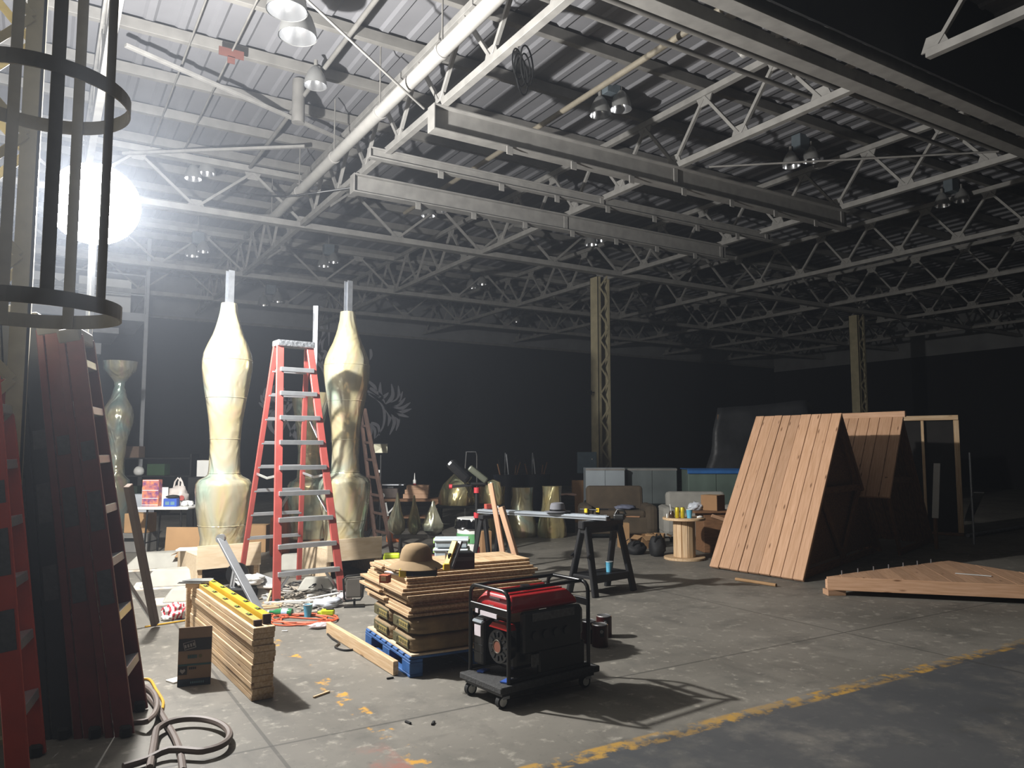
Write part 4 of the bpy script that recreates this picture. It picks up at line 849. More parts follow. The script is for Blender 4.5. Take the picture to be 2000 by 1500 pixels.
t = thing('electrical_cabinet', 'blue grey electrical box standing before the cream column', 'box', v0(PD(1146, 900, 19.6), 0), CAMX); MB().box((0, 0, 1.27), (.48, .25, .54), bev=.01).build('housing', mat('blue grey steel', '6c8290', .5), t); MB().box((0, -.13, 1.27), (.44, .012, .5), bev=.004).build('door', mat('blue grey steel', '6c8290', .5), t); MB().box((0, 0, .5), (.1, .08, 1.0)).build('stand', STEELD, t); MB().box((.12, -.14, 1.36), (.03, .01, .03)).build('lock', WHITE, t)
t = thing('column_lamp', 'small floodlight clamped low on the cream column', 'light', v0(PD(1150, 775, 20.3), 3.1)); MB().box((0, 0, 0), (.14, .12, .12), bev=.02).build('head', BLACK, t); MB().bar((0, 0, 0), (.28, .1, .03), .03, .03).build('arm', BLACK, t)
# plastic covered tent behind
PLASTIC = mat('dusty plastic sheet', '2b2c2e', .4, var=.4, scale=3, bump=.5)
D = 17.0; bs = [PD(1360, 905, D), PD(1625, 900, D+.2), PD(1640, 900, D+2.2), PD(1400, 900, D+2.2)]; tp = [PD(1402, 797, D+.5), PD(1572, 783, D+.5), PD(1602, 800, D+1.8), PD(1425, 800, D+1.8)]
t = thing('plastic_tent', 'frame draped in dusty plastic sheet behind the plank slope', 'tent', v0(sum(bs, Vector())/4, 0)); o = t.location
vs = [v0(b_, 0)-o for b_ in bs]+[p-o for p in tp]; bm = bmesh.new(); bv = [bm.verts.new(v) for v in vs]
for f in ((4, 5, 6, 7), (0, 1, 5, 4), (1, 2, 6, 5), (2, 3, 7, 6), (3, 0, 4, 7)): bm.faces.new([bv[i] for i in f])
bmesh.ops.subdivide_edges(bm, edges=bm.edges[:], cuts=14, use_grid_fill=True)
for v in bm.verts:
    if v.co.z > .02: v.co += Vector((noise.noise(v.co*1.7), noise.noise(v.co*1.7+Vector((9, 0, 0))), .5*noise.noise(v.co*1.7+Vector((0, 9, 0)))))*.06
me = bpy.data.meshes.new('plastic_sheet'); bm.to_mesh(me); bm.free(); me.materials.append(PLASTIC); link('plastic_sheet', me, t)
for p in me.polygons: p.use_smooth = True
for b_, p in zip(bs, tp): stick('tent_pole', v0(b_, .0).lerp(v0(p, 0), .3)-o, (p-o)-Vector((0, 0, .15)), .05, .05, PLYD, t)
# ------------------------------------------------------------------ clutter between the vases and the saw horse
def clear_bin(label, p, rz, d):
    t = thing('storage_bin', label, 'bin', p, rz, 'clear plastic bins'); x, y, z = d
    MB().box((0, 0, z/2), (x-.02, y-.02, z-.02), bev=.012).build('tub', mat('clear plastic', 'a8b4ba', .3, var=.2, scale=8), t); MB().box((0, 0, z-.012), (x+.01, y+.01, .022), bev=.006).build('lid', mat('clear lid', 'c9d4da', .3), t)
    for s in (-1, 1): MB().box((s*(x/2+.006), 0, z-.03), (.016, .09, .05), bev=.004).build('latch', mat('green latch', '9ec46a', .5), t)
bp = v0(PD(882, 1080, 8.35), 0)
t = thing('low_table', 'low dark red topped table under the clear bins', 'table', bp, CAMX); MB().box((-.04, .02, .44), (.52, .34, .03), bev=.005).build('table_top', mat('dark red top', '6a3a34', .6), t)
for sx_ in (-1, 1):
    for sy in (-1, 1): stick('leg', (-.04+sx_*.22, .02+sy*.13, 0), (-.04+sx_*.22, .02+sy*.13, .43), .035, .035, BLACK, t)
clear_bin('lower clear plastic bin with green latches', bp+Vector((0, 0, .456)), CAMX, (.36, .28, .1)); clear_bin('upper clear plastic bin with green latches', bp+Vector((0, 0, .558)), CAMX+.04, (.36, .28, .1))
p = v0(PD(752, 1110, 9.05), 0)
t = thing('heat_gun', 'lime green power tool standing beside the right plinth', 'tool', v0(P(765, 1132), 0), CAMX)
MB().box((0, 0, .29), (.2, .07, .07), bev=.02).build('body', LIME, t); MB().box((.0, 0, .19), (.05, .05, .14), bev=.015, rot=Euler((0, .25, 0)).to_matrix()).build('handle', LIME, t); MB().box((-.09, 0, .26), (.03, .05, .07), bev=.01).build('nose', LIME, t); MB().box((.03, 0, .07), (.11, .08, .12), bev=.012).build('battery', BLACK, t)
bp = v0(PD(922, 1060, 11.0), 0); t = thing('trash_drum', 'white drum with a green label and a black bin liner', 'bin', bp, CAMX)
MB().lathe([(.2, 0), (.205, .02), (.215, .62), (.215, .64)], 28).build('drum', WHITE, t, smooth=True)
MB().lathe([(.222, .63), (.235, .6), (.232, .53), (.242, .5), (.222, .49), (.219, .63)], 32, None, False, lambda a, z: .06*math.sin(9*a+z*20)+.04*math.sin(17*a)).build('bin_liner', mat('black film', '0c0c0e', .18, var=.2), t, smooth=True)
MB().lathe([(.218, .3), (.219, .31), (.22, .42), (.219, .43)], 30, None, False).build('label_band', mat('green label', '5f9a68', .5), t, smooth=True)
carton('tall brown carton standing beside the black bag drum', v0(PD(948, 1080, 10.55), 0), (.14, .14, .5), CAMX+.3, CRD2)
# work stand
bp = v0(PD(931, 1080, 10.05), 0); t = thing('work_stand', 'black work stand with red collars and tilted trays', 'stand', bp, CAMX); REDP = mat('red collar', 'b03038', .5)
rod('post', (0, 0, .1), (0, 0, 1.1), .028, BLACK, t)
for k in range(3): a = 2*PI*k/3+.5; stick('tripod_leg', (0, 0, .3), (.3*math.cos(a), .3*math.sin(a), .01), .03, .03, BLACK, t)
for z in (.32, .76, 1.08): MB().cyl((0, 0, z-.04), (0, 0, z+.03), .04, n=14).build('collar', REDP, t, smooth=True)
stick('cross_arm', (-.33, 0, 1.12), (.14, 0, 1.16), .04, .035, BLACK, t); MB().cyl((-.36, 0, 1.12), (-.32, 0, 1.12), .03, n=12).build('arm_knob', REDP, t)
MB().bar((-.1, .03, 1.2), (-.36, .05, 1.44), .24, .13, .04).build('tray', BLACKM, t); MB().bar((.13, .03, 1.19), (-.1, .03, 1.37), .22, .08, .02).build('tray', mat('dark green grey tray', '4a4d40', .5), t); MB().cyl((-.13, -.02, 1.2), (-.13, -.02, 1.26), .03, n=12).build('knob', REDP, t)
MB().box((.03, 0, 1.16), (.22, .1, .03), bev=.006).build('saddle', BLACK, t)
t = thing('chrome_frame', 'dim square chrome frame standing behind the work stand', 'frame', v0(PD(920, 900, 13.2), 0), CAMX)
MB().tube([(-.1, 0, 0), (-.1, 0, 1.27), (-.08, 0, 1.56), (.08, 0, 1.56), (.1, 0, 1.5), (.1, 0, 1.28), (.1, 0, 0)], .012, 8).build('tube', GALV, t, smooth=True)
# black bench left of the rails
bp = v0(PD(912, 1000, 12.6), 0); t = thing('work_bench', 'black trestle bench under the gold film cone', 'bench', bp, CAMX)
MB().box((.05, 0, .69), (1.1, .6, .04), bev=.006).build('bench_top', BLACK, t)
for sx_ in (-.46, .56):
    for sy in (-.25, .25): stick('leg', (sx_, sy, 0), (sx_*.95, sy*.8, .67), .05, .05, BLACK, t)
FT = thing('film_cone', 'pointed gold film cone on the black bench', 'sculpture part', bp+RT*-.16+Vector((0, 0, .712)), 0, 'gold film pieces')
MB().lathe([(.29, 0), (.3, .1), (.27, .22), (.22, .33), (.1, .45), (.02, .52)], 28, None, True, lambda a, z: .12*math.sin(3*a+1)+.05*math.sin(7*a)).build('film_skin', FILMG, FT, smooth=True)
FT = thing('film_cone', 'second gold film piece right of the pointed cone', 'sculpture part', bp+RT*.43+Vector((0, 0, .712)), 0, 'gold film pieces')
MB().lathe([(.14, 0), (.15, .1), (.14, .25), (.12, .36), (.02, .4)], 24, None, True, lambda a, z: .1*math.sin(2*a+1)+.05*math.sin(5*a)).build('film_skin', FILMG, FT, smooth=True)
tag(MB().box((0, 0, .03), (.08, .06, .06), bev=.004).build('red_carton', mat('red carton', 'a8483a', .7), None, ra.lerp(rb, .06)+Vector((0, 0, .055))), 'small red carton at the left end of the rails', 'box')
tag(blob('white_ball', ra.lerp(rb, .14)+Vector((0, 0, .055)), (.05, .05, .05), WHITE, None, .1, 2, 1, 2), 'small white ball on the aluminium rails', 'knob')
t = thing('rail_trestle', 'black trestle holding the left end of the aluminium rails', 'trestle', v0(ra.lerp(rb, .1), 0), ang(rx)); MB().box((0, 0, .78), (.08, .5, .05), bev=.006).build('top_beam', HORSE, t)
for sy in (-1, 1):
    for sx_ in (-1, 1): stick('leg', (sx_*.03, sy*.2, .76), (sx_*.16, sy*.24, 0), .04, .05, HORSE, t)
# gold film tubes standing behind the rails
for k, (px, D, r0, r1, h, lb) in enumerate(((960, 14.2, .27, .22, .93, 'gold film tube left behind the leaning timbers'), (1020, 14.4, .27, .19, .9, 'pale gold film tube in the middle below the rails'), (1078, 14.3, .26, .17, .93, 'gold film tube behind the fedora hat'))):
    t = thing('film_tube', lb, 'sculpture part', v0(PD(px, 1000, D), 0), k*1.3, 'gold film pieces')
    MB().lathe([(r0*.92, 0), (r0, .05), (r0*.98, .2), (r0*.85, .38), (r1*1.05, .55), (r1, .75), (r1*1.05, h)], 30, None, True, lambda a, z: .06*math.sin(5*a+z*4)+.03*math.sin(11*a)).build('film_skin', FILMG if k != 1 else FILM, t, smooth=True)
# bins with tools in the dark
for k, px in enumerate((993, 1046)):
    t = thing('tool_bin', ['left', 'right'][k]+' dark bin of tools standing before the black wall', 'bin', v0(PD(px, 950, 17.0+k*.3), 0), 0, 'dark tool bins'); MB().lathe([(.25, 0), (.3, .05), (.33, 1.0), (.34, 1.05), (.31, 1.05)], 24).build('bin', mat('navy bin', '171c28', .5), t, smooth=True)
    for j in range(7): a = j*.9; rod('tool_handle', (.15*math.cos(a), .15*math.sin(a), .9), (.26*math.cos(a+.3), .26*math.sin(a+.3), 1.25+.35*((j*37 % 10)/10)), .015, [PLYD, GALV, BLACK][j % 3], t, 6)
t = thing('crate_stack', 'black ribbed crate left of the pale cabinet', 'crate', v0(PD(1106, 980, 15.2), 0), CAMX)
MB().box((0, 0, .35), (.3, .4, .7), bev=.01).build('body', BLACK, t)
for k in range(8): MB().box((0, -.205, .08+k*.08), (.28, .014, .03), bev=.003).build('rib', BLACK, t)
tag(MB().box((0, 0, .02), (.35, .28, .04), bev=.008).build('tool_tray', mat('brown tray', '4e3a30', .7), None, v0(PD(1106, 985, 15.2), .702), (0, 0, CAMX+.2)), 'brown tray of small tools on the black ribbed crate', 'tray')
carton('small carton left of the pale cabinet top', v0(PD(1128, 945, 17.2), 0), (.25, .2, .92), CAMX, CRD2)
# workbench in the far middle
bp = v0(PD(788, 975, 15.6), 0); t = thing('work_bench', 'cluttered workbench behind the right pearly vase', 'bench', bp, CAMX)
MB().box((0, 0, .6), (1.5, .6, .05), bev=.005).build('bench_top', PLYD, t); MB().box((0, .1, .25), (1.4, .5, .03)).build('shelf', PLYD, t)
for sx_ in (-.7, .7):
    for sy in (-.25, .25): stick('leg', (sx_, sy, 0), (sx_, sy, .58), .07, .07, PLYD, t)
for k in range(3): o = MB().box((0, 0, .045), (.5-.03*k, .3, .085), bev=.003).build('timber_block', PINE, None, bp+RT*(.26+.02*k)+Vector((0, 0, .626+.0875*k)), (0, 0, CAMX)); tag(o, ['lowest', 'middle', 'topmost'][k]+' thick timber stacked on the far workbench', 'timber', 'timbers on the far workbench')
t = thing('glue_bottle', 'small white nozzle bottle on the far timbers', 'bottle', bp+RT*.22+Vector((0, 0, .889))); MB().lathe([(.03, 0), (.032, .09), (.012, .12), (.008, .2), (.004, .24)], 14).build('bottle', WHITE, t, smooth=True); MB().lathe([(.033, .0), (.033, .03)], 14, None, False).build('red_base', REDP, t)
t = thing('drill_press', 'small grey bench machine left of the far timbers', 'machine', bp+RT*-.28+Vector((0, 0, .626)), CAMX); MB().box((0, 0, .1), (.4, .25, .2), bev=.02).build('housing', mat('machine brown', '4a3c34', .6, var=.4, scale=12), t); MB().box((.05, 0, .27), (.5, .25, .025), bev=.004).build('table', GALV, t); MB().cyl((-.12, -.13, .06), (-.12, -.16, .06), .05, n=18).build('dial', WHITE, t, smooth=True); MB().cyl((-.12, -.16, .06), (-.12, -.163, .06), .025, n=14).build('dial_face', mat('blue face', '3d5c9a', .5), t); MB().box((.02, .02, .235), (.12, .12, .07)).build('neck', BLACK, t)
for k in range(2): tag(stick('trestle_brace', bp+RT*(-.3+.05*k)-FH*.34+Vector((0, 0, .3)), bp+RT*(-.05-.25*k)-FH*.34+Vector((0, 0, .56)), .02, .03, WHITE), ['rising', 'falling'][k]+' pale crossed bar before the far workbench', 'bar', 'crossed pale bars')
t = thing('orange_crate', 'orange plastic crate on the floor behind the old ladder', 'crate', v0(PD(769, 1020, 13.6), 0), CAMX+.1); ORG = mat('orange plastic', 'b8622c', .55); MB().box((0, 0, .2), (.24, .24, .4), bev=.02).build('body', ORG, t); MB().box((.05, -.121, .3), (.06, .006, .06)).build('hand_hole', BLACK, t); MB().box((0, 0, .4), (.26, .26, .03), bev=.006).build('rim', ORG, t)
# film bags on a small trestle
bp = v0(PD(800, 1040, 11.6), 0); t = thing('small_trestle', 'small grey trestle carrying film petals', 'trestle', bp, CAMX)
MB().box((.12, .1, .3), (.75, .06, .06), bev=.004).build('top_beam', STEELD, t)
for sx_ in (-.15, .4):
    for sy in (-1, 1): stick('leg', (sx_, .1+sy*.02, .28), (sx_, .1+sy*.2, 0), .03, .03, STEELD, t)
for k, (dx, h, w_, lb) in enumerate(((-.2, .62, .15, 'left bright film petal bag on the small trestle'), (.05, .58, .12, 'middle orange-tinted film petal bag on the small trestle'), (.34, .5, .2, 'grey film petal bag right on the small trestle'))):
    t = thing('film_petal', lb, 'sculpture part', bp+RT*dx+FH*(.1)+Vector((0, 0, .332)), k*2.0, 'gold film pieces')
    MB().lathe([(w_*.35, 0), (w_*.75, .06), (w_*.8, h*.3), (w_*.5, h*.55), (w_*.22, h*.8), (.01, h)], 22, None, True, lambda a, z: .14*math.sin(3*a+z*6+dx*9)+.08*math.sin(7*a)).build('film_skin', [FILM, FILMG, FILMC][k], t, smooth=True)
# site floodlight that is off
bp = v0(PD(744, 900, 14.3), 0); t = thing('flood_lamp', 'unlit floodlight on a stand behind the right pearly vase', 'light', bp, CAMX)
rod('stand', (0, 0, 0), (0, 0, 1.5), .025, BLACK, t); MB().box((0, 0, 1.62), (.28, .1, .2), bev=.02).build('housing', BLACK, t); MB().add([(-.125, -.055, 1.54), (.125, -.055, 1.54), (.125, -.055, 1.7), (-.125, -.055, 1.7), (.02, -.052, 1.63)], [(0, 1, 4), (1, 2, 4), (2, 3, 4), (3, 0, 4)]).build('glass', mat('dull glass', '8f8c76', .3, .3), t)
for z in (1.2, 1.08): MB().box((-.03, -.035, z), (.04, .02, .05)).build('bracket', WHITE, t)
for k in range(3): a = 2*PI*k/3; stick('tripod_leg', (0, 0, .5), (.35*math.cos(a), .35*math.sin(a), .01), .03, .03, BLACK, t)
# orange chairs and boxes behind the red ladder
OWD = mat('orange brown veneer', '9a5430', .5, var=.15, scale=5)
for k, (px, D, hh) in enumerate(((546, 11.6, .6), (571, 13.0, .82))):
    t = thing('veneer_cabinet', ['low', 'taller'][k]+' orange-brown rounded cabinet behind the red ladder', 'cabinet', v0(PD(px, 1000, D), 0), CAMX+.2, 'orange-brown cabinets')
    MB().box((0, .2, hh/2), (.28, .3, hh), bev=.05).build('carcass', OWD, t); MB().box((0, .045, hh/2), (.22, .012, hh-.12), bev=.004).build('door', OWD, t)
t = thing('veneer_cabinet', 'wide orange-brown cabinet between the red ladder and right vase', 'cabinet', v0(PD(622, 1000, 13.6), 0), CAMX, 'orange-brown cabinets'); MB().box((0, .2, .28), (.8, .4, .56), bev=.01).build('carcass', OWD, t); 
for k in (-1, 1): MB().box((k*.2, -.008, .28), (.38, .014, .5), bev=.004).build('door', OWD, t)
carton('brown carton behind the left foot of the red ladder', v0(PD(507, 1000, 12.3), 0), (.3, .25, .42), CAMX, CARD)
# ------------------------------------------------------------------ left back corner
bp = v0(PD(333, 1000, 11.9), 0); t = thing('folding_table', 'white folding table with a purple box', 'table', bp, CAMX)
MB().box((0, 0, .72), (.78, .6, .04), bev=.015).build('table_top', WHITE, t)
for sx_ in (-.28, .28):
    for sy in (-.22, .22): rod('leg', (sx_, sy, 0), (sx_*.9, sy, .7), .014, BLACK, t)
    rod('brace', (sx_, -.22, .2), (sx_, .22, .2), .01, BLACK, t)
zt2 = .741; tz = lambda x, y: bp+RT*x+FH*y+Vector((0, 0, zt2))
PUR = mat('purple orange print', 'c87a50', .7, col2='5a3068', scale=14, var=.1)
t = thing('snack_carton', 'purple and orange printed carton on the folding table', 'box', tz(-.27, -.05), CAMX); MB().box((0, 0, .2), (.25, .12, .4), bev=.003).build('carton', PUR, t)
for z in (.02, .12, .24, .39): MB().box((0, -.061, z), (.24, .003, .008)).build('print_line', WHITE, t)
tag(MB().box((0, 0, .14), (.4, .02, .28), bev=.003).build('white_board', WHITE, None, tz(-.26, .03), (0, 0, CAMX)), 'white board standing behind the purple printed carton', 'board')
t = thing('blue_carton', 'small blue printed carton on the folding table', 'box', tz(.06, -.12), CAMX); MB().box((0, 0, .06), (.2, .1, .12), bev=.003).build('carton', mat('blue carton', '2f52a8', .6), t)
for k in range(2): MB().box((-.04+.08*k, -.051, .05), (.06, .003, .05)).build('print_block', mat('pale blue print', '8fb0e0', .6), t)
t = thing('grocery_bag', 'white grocery bag with handles on the folding table', 'bag', tz(.07, .1), CAMX); BGF = mat('grocery bag film', 'b8b0aa', .45, var=.2, scale=9); blob('sack', (0, 0, 0), (.32, .24, .34), BGF, t, .3, 2.4, 5, 3)
for s in (-1, 1): MB().tube([(.04*s-.04, 0, .26), (.03*s-.03, 0, .36), (.0+.02*s, 0, .42), (.05, 0, .36), (.06+.02*s, 0, .26)], .014, 6).build('handle', BGF, t, smooth=True)
MB().cyl((.1, -.112, .12), (.1, -.12, .12), .04, n=16).build('red_mark', mat('red mark', '9a4a44', .7), t)
tag(blob('black_pouch', tz(.08, -.12)+Vector((0, 0, .122)), (.2, .1, .06), CLOTH, None, .2, 2, 3, 2), 'black pouch on the small blue carton', 'pouch')
for k, (x, y) in enumerate(((.25, -.1), (.3, .0), (.24, .06))): tag(blob('paper_wad', tz(x, y), (.1, .09, .09), WHITE, None, .5, 3, k, 2), ['nearest', 'rightmost', 'rearmost'][k]+' crumpled white wad at the right end of the folding table', 'wad', 'white wads on the folding table')
bp = v0(PD(398, 980, 14.2), 0); t = thing('speaker_cabinet', 'black loudspeaker stack behind the left pearly vase', 'speaker', bp, CAMX); MB().box((-.05, .2, .55), (.5, .45, 1.1), bev=.01).build('cabinet', BLACK, t); MB().cyl((-.08, -.03, .7), (-.08, -.045, .7), .18, n=26).build('cone', BLACKM, t, smooth=True)
carton('white carton on top of the black loudspeaker', bp+RT*.02+FH*.2+Vector((0, 0, 1.102)), (.36, .3, .3), CAMX-.3, WHITE)
t = carton('brown carton with a white sheet label, on a grey crate by the leaning ladders', v0(PD(274, 1030, 12.3), .3), (.36, .3, .3), CAMX-.08); MB().box((-.03, -.152, .24), (.1, .004, .08)).build('label', WHITE, t)
t = thing('grey_crate', 'low grey crate under the labelled carton', 'crate', v0(PD(272, 1050, 12.3), 0), CAMX); MB().box((0, 0, .149), (.4, .34, .298), bev=.01).build('body', STEELD, t); MB().box((0, -.173, .2), (.3, .008, .05)).build('handle_slot', BLACK, t)
tag(MB().box((0, 0, .42), (.3, .25, .84), bev=.006).build('white_cabinet', mat('pale cabinet', 'a8acb2', .6), None, v0(PD(278, 980, 13.3), 0), (0, 0, CAMX)), 'pale upright cabinet left of the folding table', 'cabinet')
bp = v0(PD(372, 1060, 11.05), 0); t = thing('flat_carton', 'large flattened brown carton standing behind the left plinth', 'box', bp, CAMX-.05); MB().box((0, 0, .25), (.72, .05, .5), bev=.006, rot=Euler((-.1, 0, 0)).to_matrix()).build('sheet', CARD, t)
bp2 = v0(PD(388, 1075, 10.55), 0); t = carton('open brown carton holding a white appliance, by the left plinth', bp2, (.42, .3, .24), CAMX-.02, CARD, True)
t = thing('white_appliance', 'white appliance inside the open carton by the left plinth', 'appliance', bp2+Vector((0, 0, .009)), CAMX); MB().box((.02, 0, .13), (.34, .26, .25), bev=.015).build('housing', WHITE, t); MB().box((.02, -.131, .16), (.22, .004, .04)).build('vent', STEELD, t)
t = thing('striped_carton', 'tall narrow striped carton standing on the floor', 'box', v0(P(342, 1093), 0), CAMX); MB().box((0, 0, .16), (.075, .06, .32), bev=.003).build('carton', mat('grey green carton', '7d8582', .7), t)
for k in range(5): MB().box((0, -.031, .06+.05*k), (.07, .003, .012)).build('stripe', WHITE, t)
MB().box((0, -.0315, .015), (.076, .004, .03)).build('red_base', REDP, t)
tag(MB().box((0, 0, .01), (.3, .22, .02), bev=.004).build('booklet', WHITE, None, v0(PD(372, 1082, 9.5), .382), (0, 0, CAMX+.2)), 'white booklet with green print on the left plinth corner', 'booklet')
# dark green shelves against the black wall
t = thing('dark_shelf', 'dark shelf of green boxes behind the folding table', 'shelf', v0(PD(300, 950, 17.5), 0), CAMX)
for z in (.5, 1.0, 1.4): MB().box((0, .15, z), (1.7, .4, .03)).build('shelf_board', BLACK, t)
for x in (-.84, .84): MB().box((x, .15, .75), (.04, .4, 1.5)).build('side', BLACK, t)
for k, (x, z, c_, n_) in enumerate(((-.5, .515, '20301f', 'green box low at the left on the dark shelf'), (.0, .515, '3a1a16', 'brown red box in the middle of the dark shelf'), (.1, 1.015, '2c4a2a', 'bright green box on the dark shelf'), (-.5, 1.415, '6a5648', 'tan box on top of the dark shelf'))):
    tag(MB().box((0, 0, .13), (.4, .3, .26), bev=.006).build('shelf_box', mat('shelf box %d' % k, c_, .7), None, v0(PD(300, 950, 17.7), 0)+RT*x+Vector((0, 0, z)), (0, 0, CAMX)), n_, 'box', 'boxes on the dark shelf')
tag(blob('white_bucket', v0(PD(300, 950, 17.6), 1.015)+RT*-.35, (.24, .24, .24), WHITE, None, .1, 2, 1, 2), 'round pale tub on the dark shelf', 'tub')
# ------------------------------------------------------------------ white moulds on plywood sheets
MOULD = mat('chalky mould', 'a3a198', .8, var=.15, scale=6); SHT = mat('splashed plywood', 'b8a894', .75, col2='d8d4cc', scale=9)
def mould(label, p, rz, W, Dp, Hm, sheet=None):
    if sheet:
        tag(MB().box((0, 0, .009), (sheet[0], sheet[1], .018), bev=.002).build('plywood_sheet', SHT, None, p, (0, 0, rz)), sheet[2], 'sheet', 'plywood sheets under the moulds')
    o = MB().add([(-W/2, -Dp/2, 0), (W/2, -Dp/2, 0), (W/2, Dp/2, 0), (-W/2, Dp/2, 0), (-W*.3, -Dp*.16, Hm), (W*.36, -Dp*.2, Hm*.9), (W*.34, Dp*.2, Hm), (-W*.28, Dp*.18, Hm*.95)], [(3, 2, 1, 0), (0, 1, 5, 4), (1, 2, 6, 5), (2, 3, 7, 6), (3, 0, 4, 7), (4, 5, 6, 7)]).build('foam_mould', MOULD, None, p+Vector((0, 0, .018 if sheet else 0)), (0, 0, rz))
    m_ = o.modifiers.new('bevel', 'BEVEL'); m_.width = .02; m_.segments = 2
    tag(o, label, 'mould', 'white moulds')
mz = CAMX+.35
mould('white faceted mould farthest back, right of the leaning ladders', v0(P(318, 1108), 0), mz, .95, .5, .2, (1.15, .62, 'plywood sheet under the farthest white mould'))
mould('white faceted mould in the middle, left of the left plinth', v0(P(340, 1143), 0), mz, .72, .42, .19, (.86, .5, 'plywood sheet under the middle white mould'))
mould('white faceted mould nearest the lumber stack', v0(P(352, 1178), 0)+FH*.1, mz, .42, .3, .13, (.62, .4, 'plywood sheet under the nearest white mould'))
mould('white rounded mould between the two plinths', v0(P(568, 1112), 0)+FH*.1, mz, .5, .36, .2)
mould('white mould behind the right foot of the red ladder', v0(P(617, 1150), 0), mz-.2, .42, .26, .14)
# candy striped bag
t = thing('striped_bag', 'crumpled red and white striped bag before the white moulds', 'bag', v0(P(346, 1207), 0))
sm = bpy.data.materials.new('red white stripes'); sm.use_nodes = True; n = sm.node_tree.nodes; wv = n.new('ShaderNodeTexWave'); wv.inputs['Scale'].default_value = 7; wv.inputs['Distortion'].default_value = 9; wv.inputs['Detail'].default_value = 1; rp = n.new('ShaderNodeValToRGB'); rp.color_ramp.elements[0].position = .42; rp.color_ramp.elements[1].position = .5; rp.color_ramp.elements[0].color = lin('b3303c'); rp.color_ramp.elements[1].color = lin('d8d0cc')
tcx = n.new('ShaderNodeTexCoord'); sm.node_tree.links.new(tcx.outputs['Object'], wv.inputs['Vector']); sm.node_tree.links.new(wv.outputs['Fac'], rp.inputs[0]); sm.node_tree.links.new(rp.outputs[0], n['Principled BSDF'].inputs['Base Color']); n['Principled BSDF'].inputs['Roughness'].default_value = .4
blob('bag_body', (0, 0, 0), (.27, .2, .16), sm, t, .45, 2.6, 8, 4); blob('bag_fold', (-.09, -.06, 0), (.12, .1, .06), WHITE, t, .5, 3, 2, 3)
# mitre saw and clutter between the plinths
bp = v0(P(468, 1172), 0); t = thing('mitre_saw', 'dark mitre saw with a long grey arm before the left plinth', 'saw', bp, CAMX)
MB().box((0, .05, .08), (.34, .3, .14), bev=.03).build('base', BLACK, t); MB().lathe([(.12, .0), (.125, .02), (.12, .04)], 28, Matrix.Translation((-.06, .1, .26)) @ Matrix.Rotation(PI/2, 4, 'X')).build('blade_guard', BLACKM, t, smooth=True)
a = PD(508, 1196, 7.3)-bp; b_ = PD(431, 1052, 7.75)-bp; R3 = Matrix.Rotation(-CAMX, 3, 'Z'); a, b_ = R3 @ a, R3 @ b_
MB().bar(a, b_, .085, .03, .004).build('grey_arm', mat('shaded steel bar', '8b8d90', .45, .4), t); MB().cyl(b_-Vector((0, .02, 0)), b_+Vector((0, .03, 0)), .045, n=18).build('pivot', ALU, t, smooth=True)
for dx in (-.1, -.07): MB().bar((dx, -.05, .02), (dx+.04, -.02, .36), .02, .02).build('leg_tube', ALU, t)
tag(blob('white_cloth', bp+RT*.08+FH*.05+Vector((0, 0, .152)), (.3, .22, .12), WHITE, None, .5, 2.5, 4, 3), 'crumpled white bag on the mitre saw', 'bag')
tag(MB().box((0, 0, .012), (.26, .2, .024), bev=.005).build('white_tray', WHITE, None, bp+RT*.24+FH*.16+Vector((0, 0, .12)), (.1, .05, CAMX+.2)), 'flat white tray leaning beside the mitre saw', 'tray')
tag(MB().box((0, 0, .06), (.12, .12, .12)).build('tray_block', PLYD, None, bp+RT*.24+FH*.16, (0, 0, CAMX)), 'dark block under the flat white tray', 'block')
tag(MB().box((0, 0, .13), (.26, .03, .26), bev=.004).build('grey_tile', mat('grey tile', '9a9c9e', .7, var=.2, scale=9), None, v0(P(500, 1172), 0)+FH*.05, (-.5, .35, CAMX+.1)), 'tilted grey tile between the mitre saw and the red ladder', 'tile')
a, b_ = v0(P(522, 1180), .015), v0(P(543, 1146), .2); tag(stick('short_batten', a, b_, .02, .04, PINEP), 'short pale batten leaning by the grey tile', 'batten')
def cord(name, label, pts, r, m, cat='cord'): return tag(MB().tube(pts, r, 8).build(name, m, smooth=True), label, cat)
def smooth_path(ps, n=8):
    out = []
    for i in range(len(ps)-1):
        p0, p1, p2, p3 = ps[max(i-1, 0)], ps[i], ps[i+1], ps[min(i+2, len(ps)-1)]
        for k in range(n):
            t_ = k/n; out.append(.5*((2*p1)+(p2-p0)*t_+(2*p0-5*p1+4*p2-p3)*t_*t_+(3*p1-p0-3*p2+p3)*t_**3))
    return out+[ps[-1]]
ORC = mat('orange cord', 'd0603c', .5)
c_ = v0(P(590, 1212), 0); ps = []
for k in range(64):
    a = k*2*PI/16; rr = .26+.05*math.sin(k*.7); ps.append(c_+RT*(rr*1.1*math.cos(a)+.04*math.sin(k*.33))+FH*(rr*.8*math.sin(a))+Vector((0, 0, .008+.0035*(k/16)+.002*math.sin(k))))
ps = [v0(P(508, 1196), .008), v0(P(530, 1200), .008), v0(P(548, 1206), .009)]+ps
cord('orange_cord_coil', 'orange extension cord coiled on the floor by the green bottle', smooth_path(ps, 3), .0075, ORC)
WC = mat('white cable', 'c9c4bc', .5)
cord('white_cable', 'white cable curving over the floor below the red ladder', smooth_path([v0(P(486, 1160), .1), v0(P(505, 1150), .06), v0(P(525, 1140), .03), v0(P(545, 1140), .01), v0(P(540, 1158), .01), v0(P(528, 1155), .01)], 6), .008, WC)
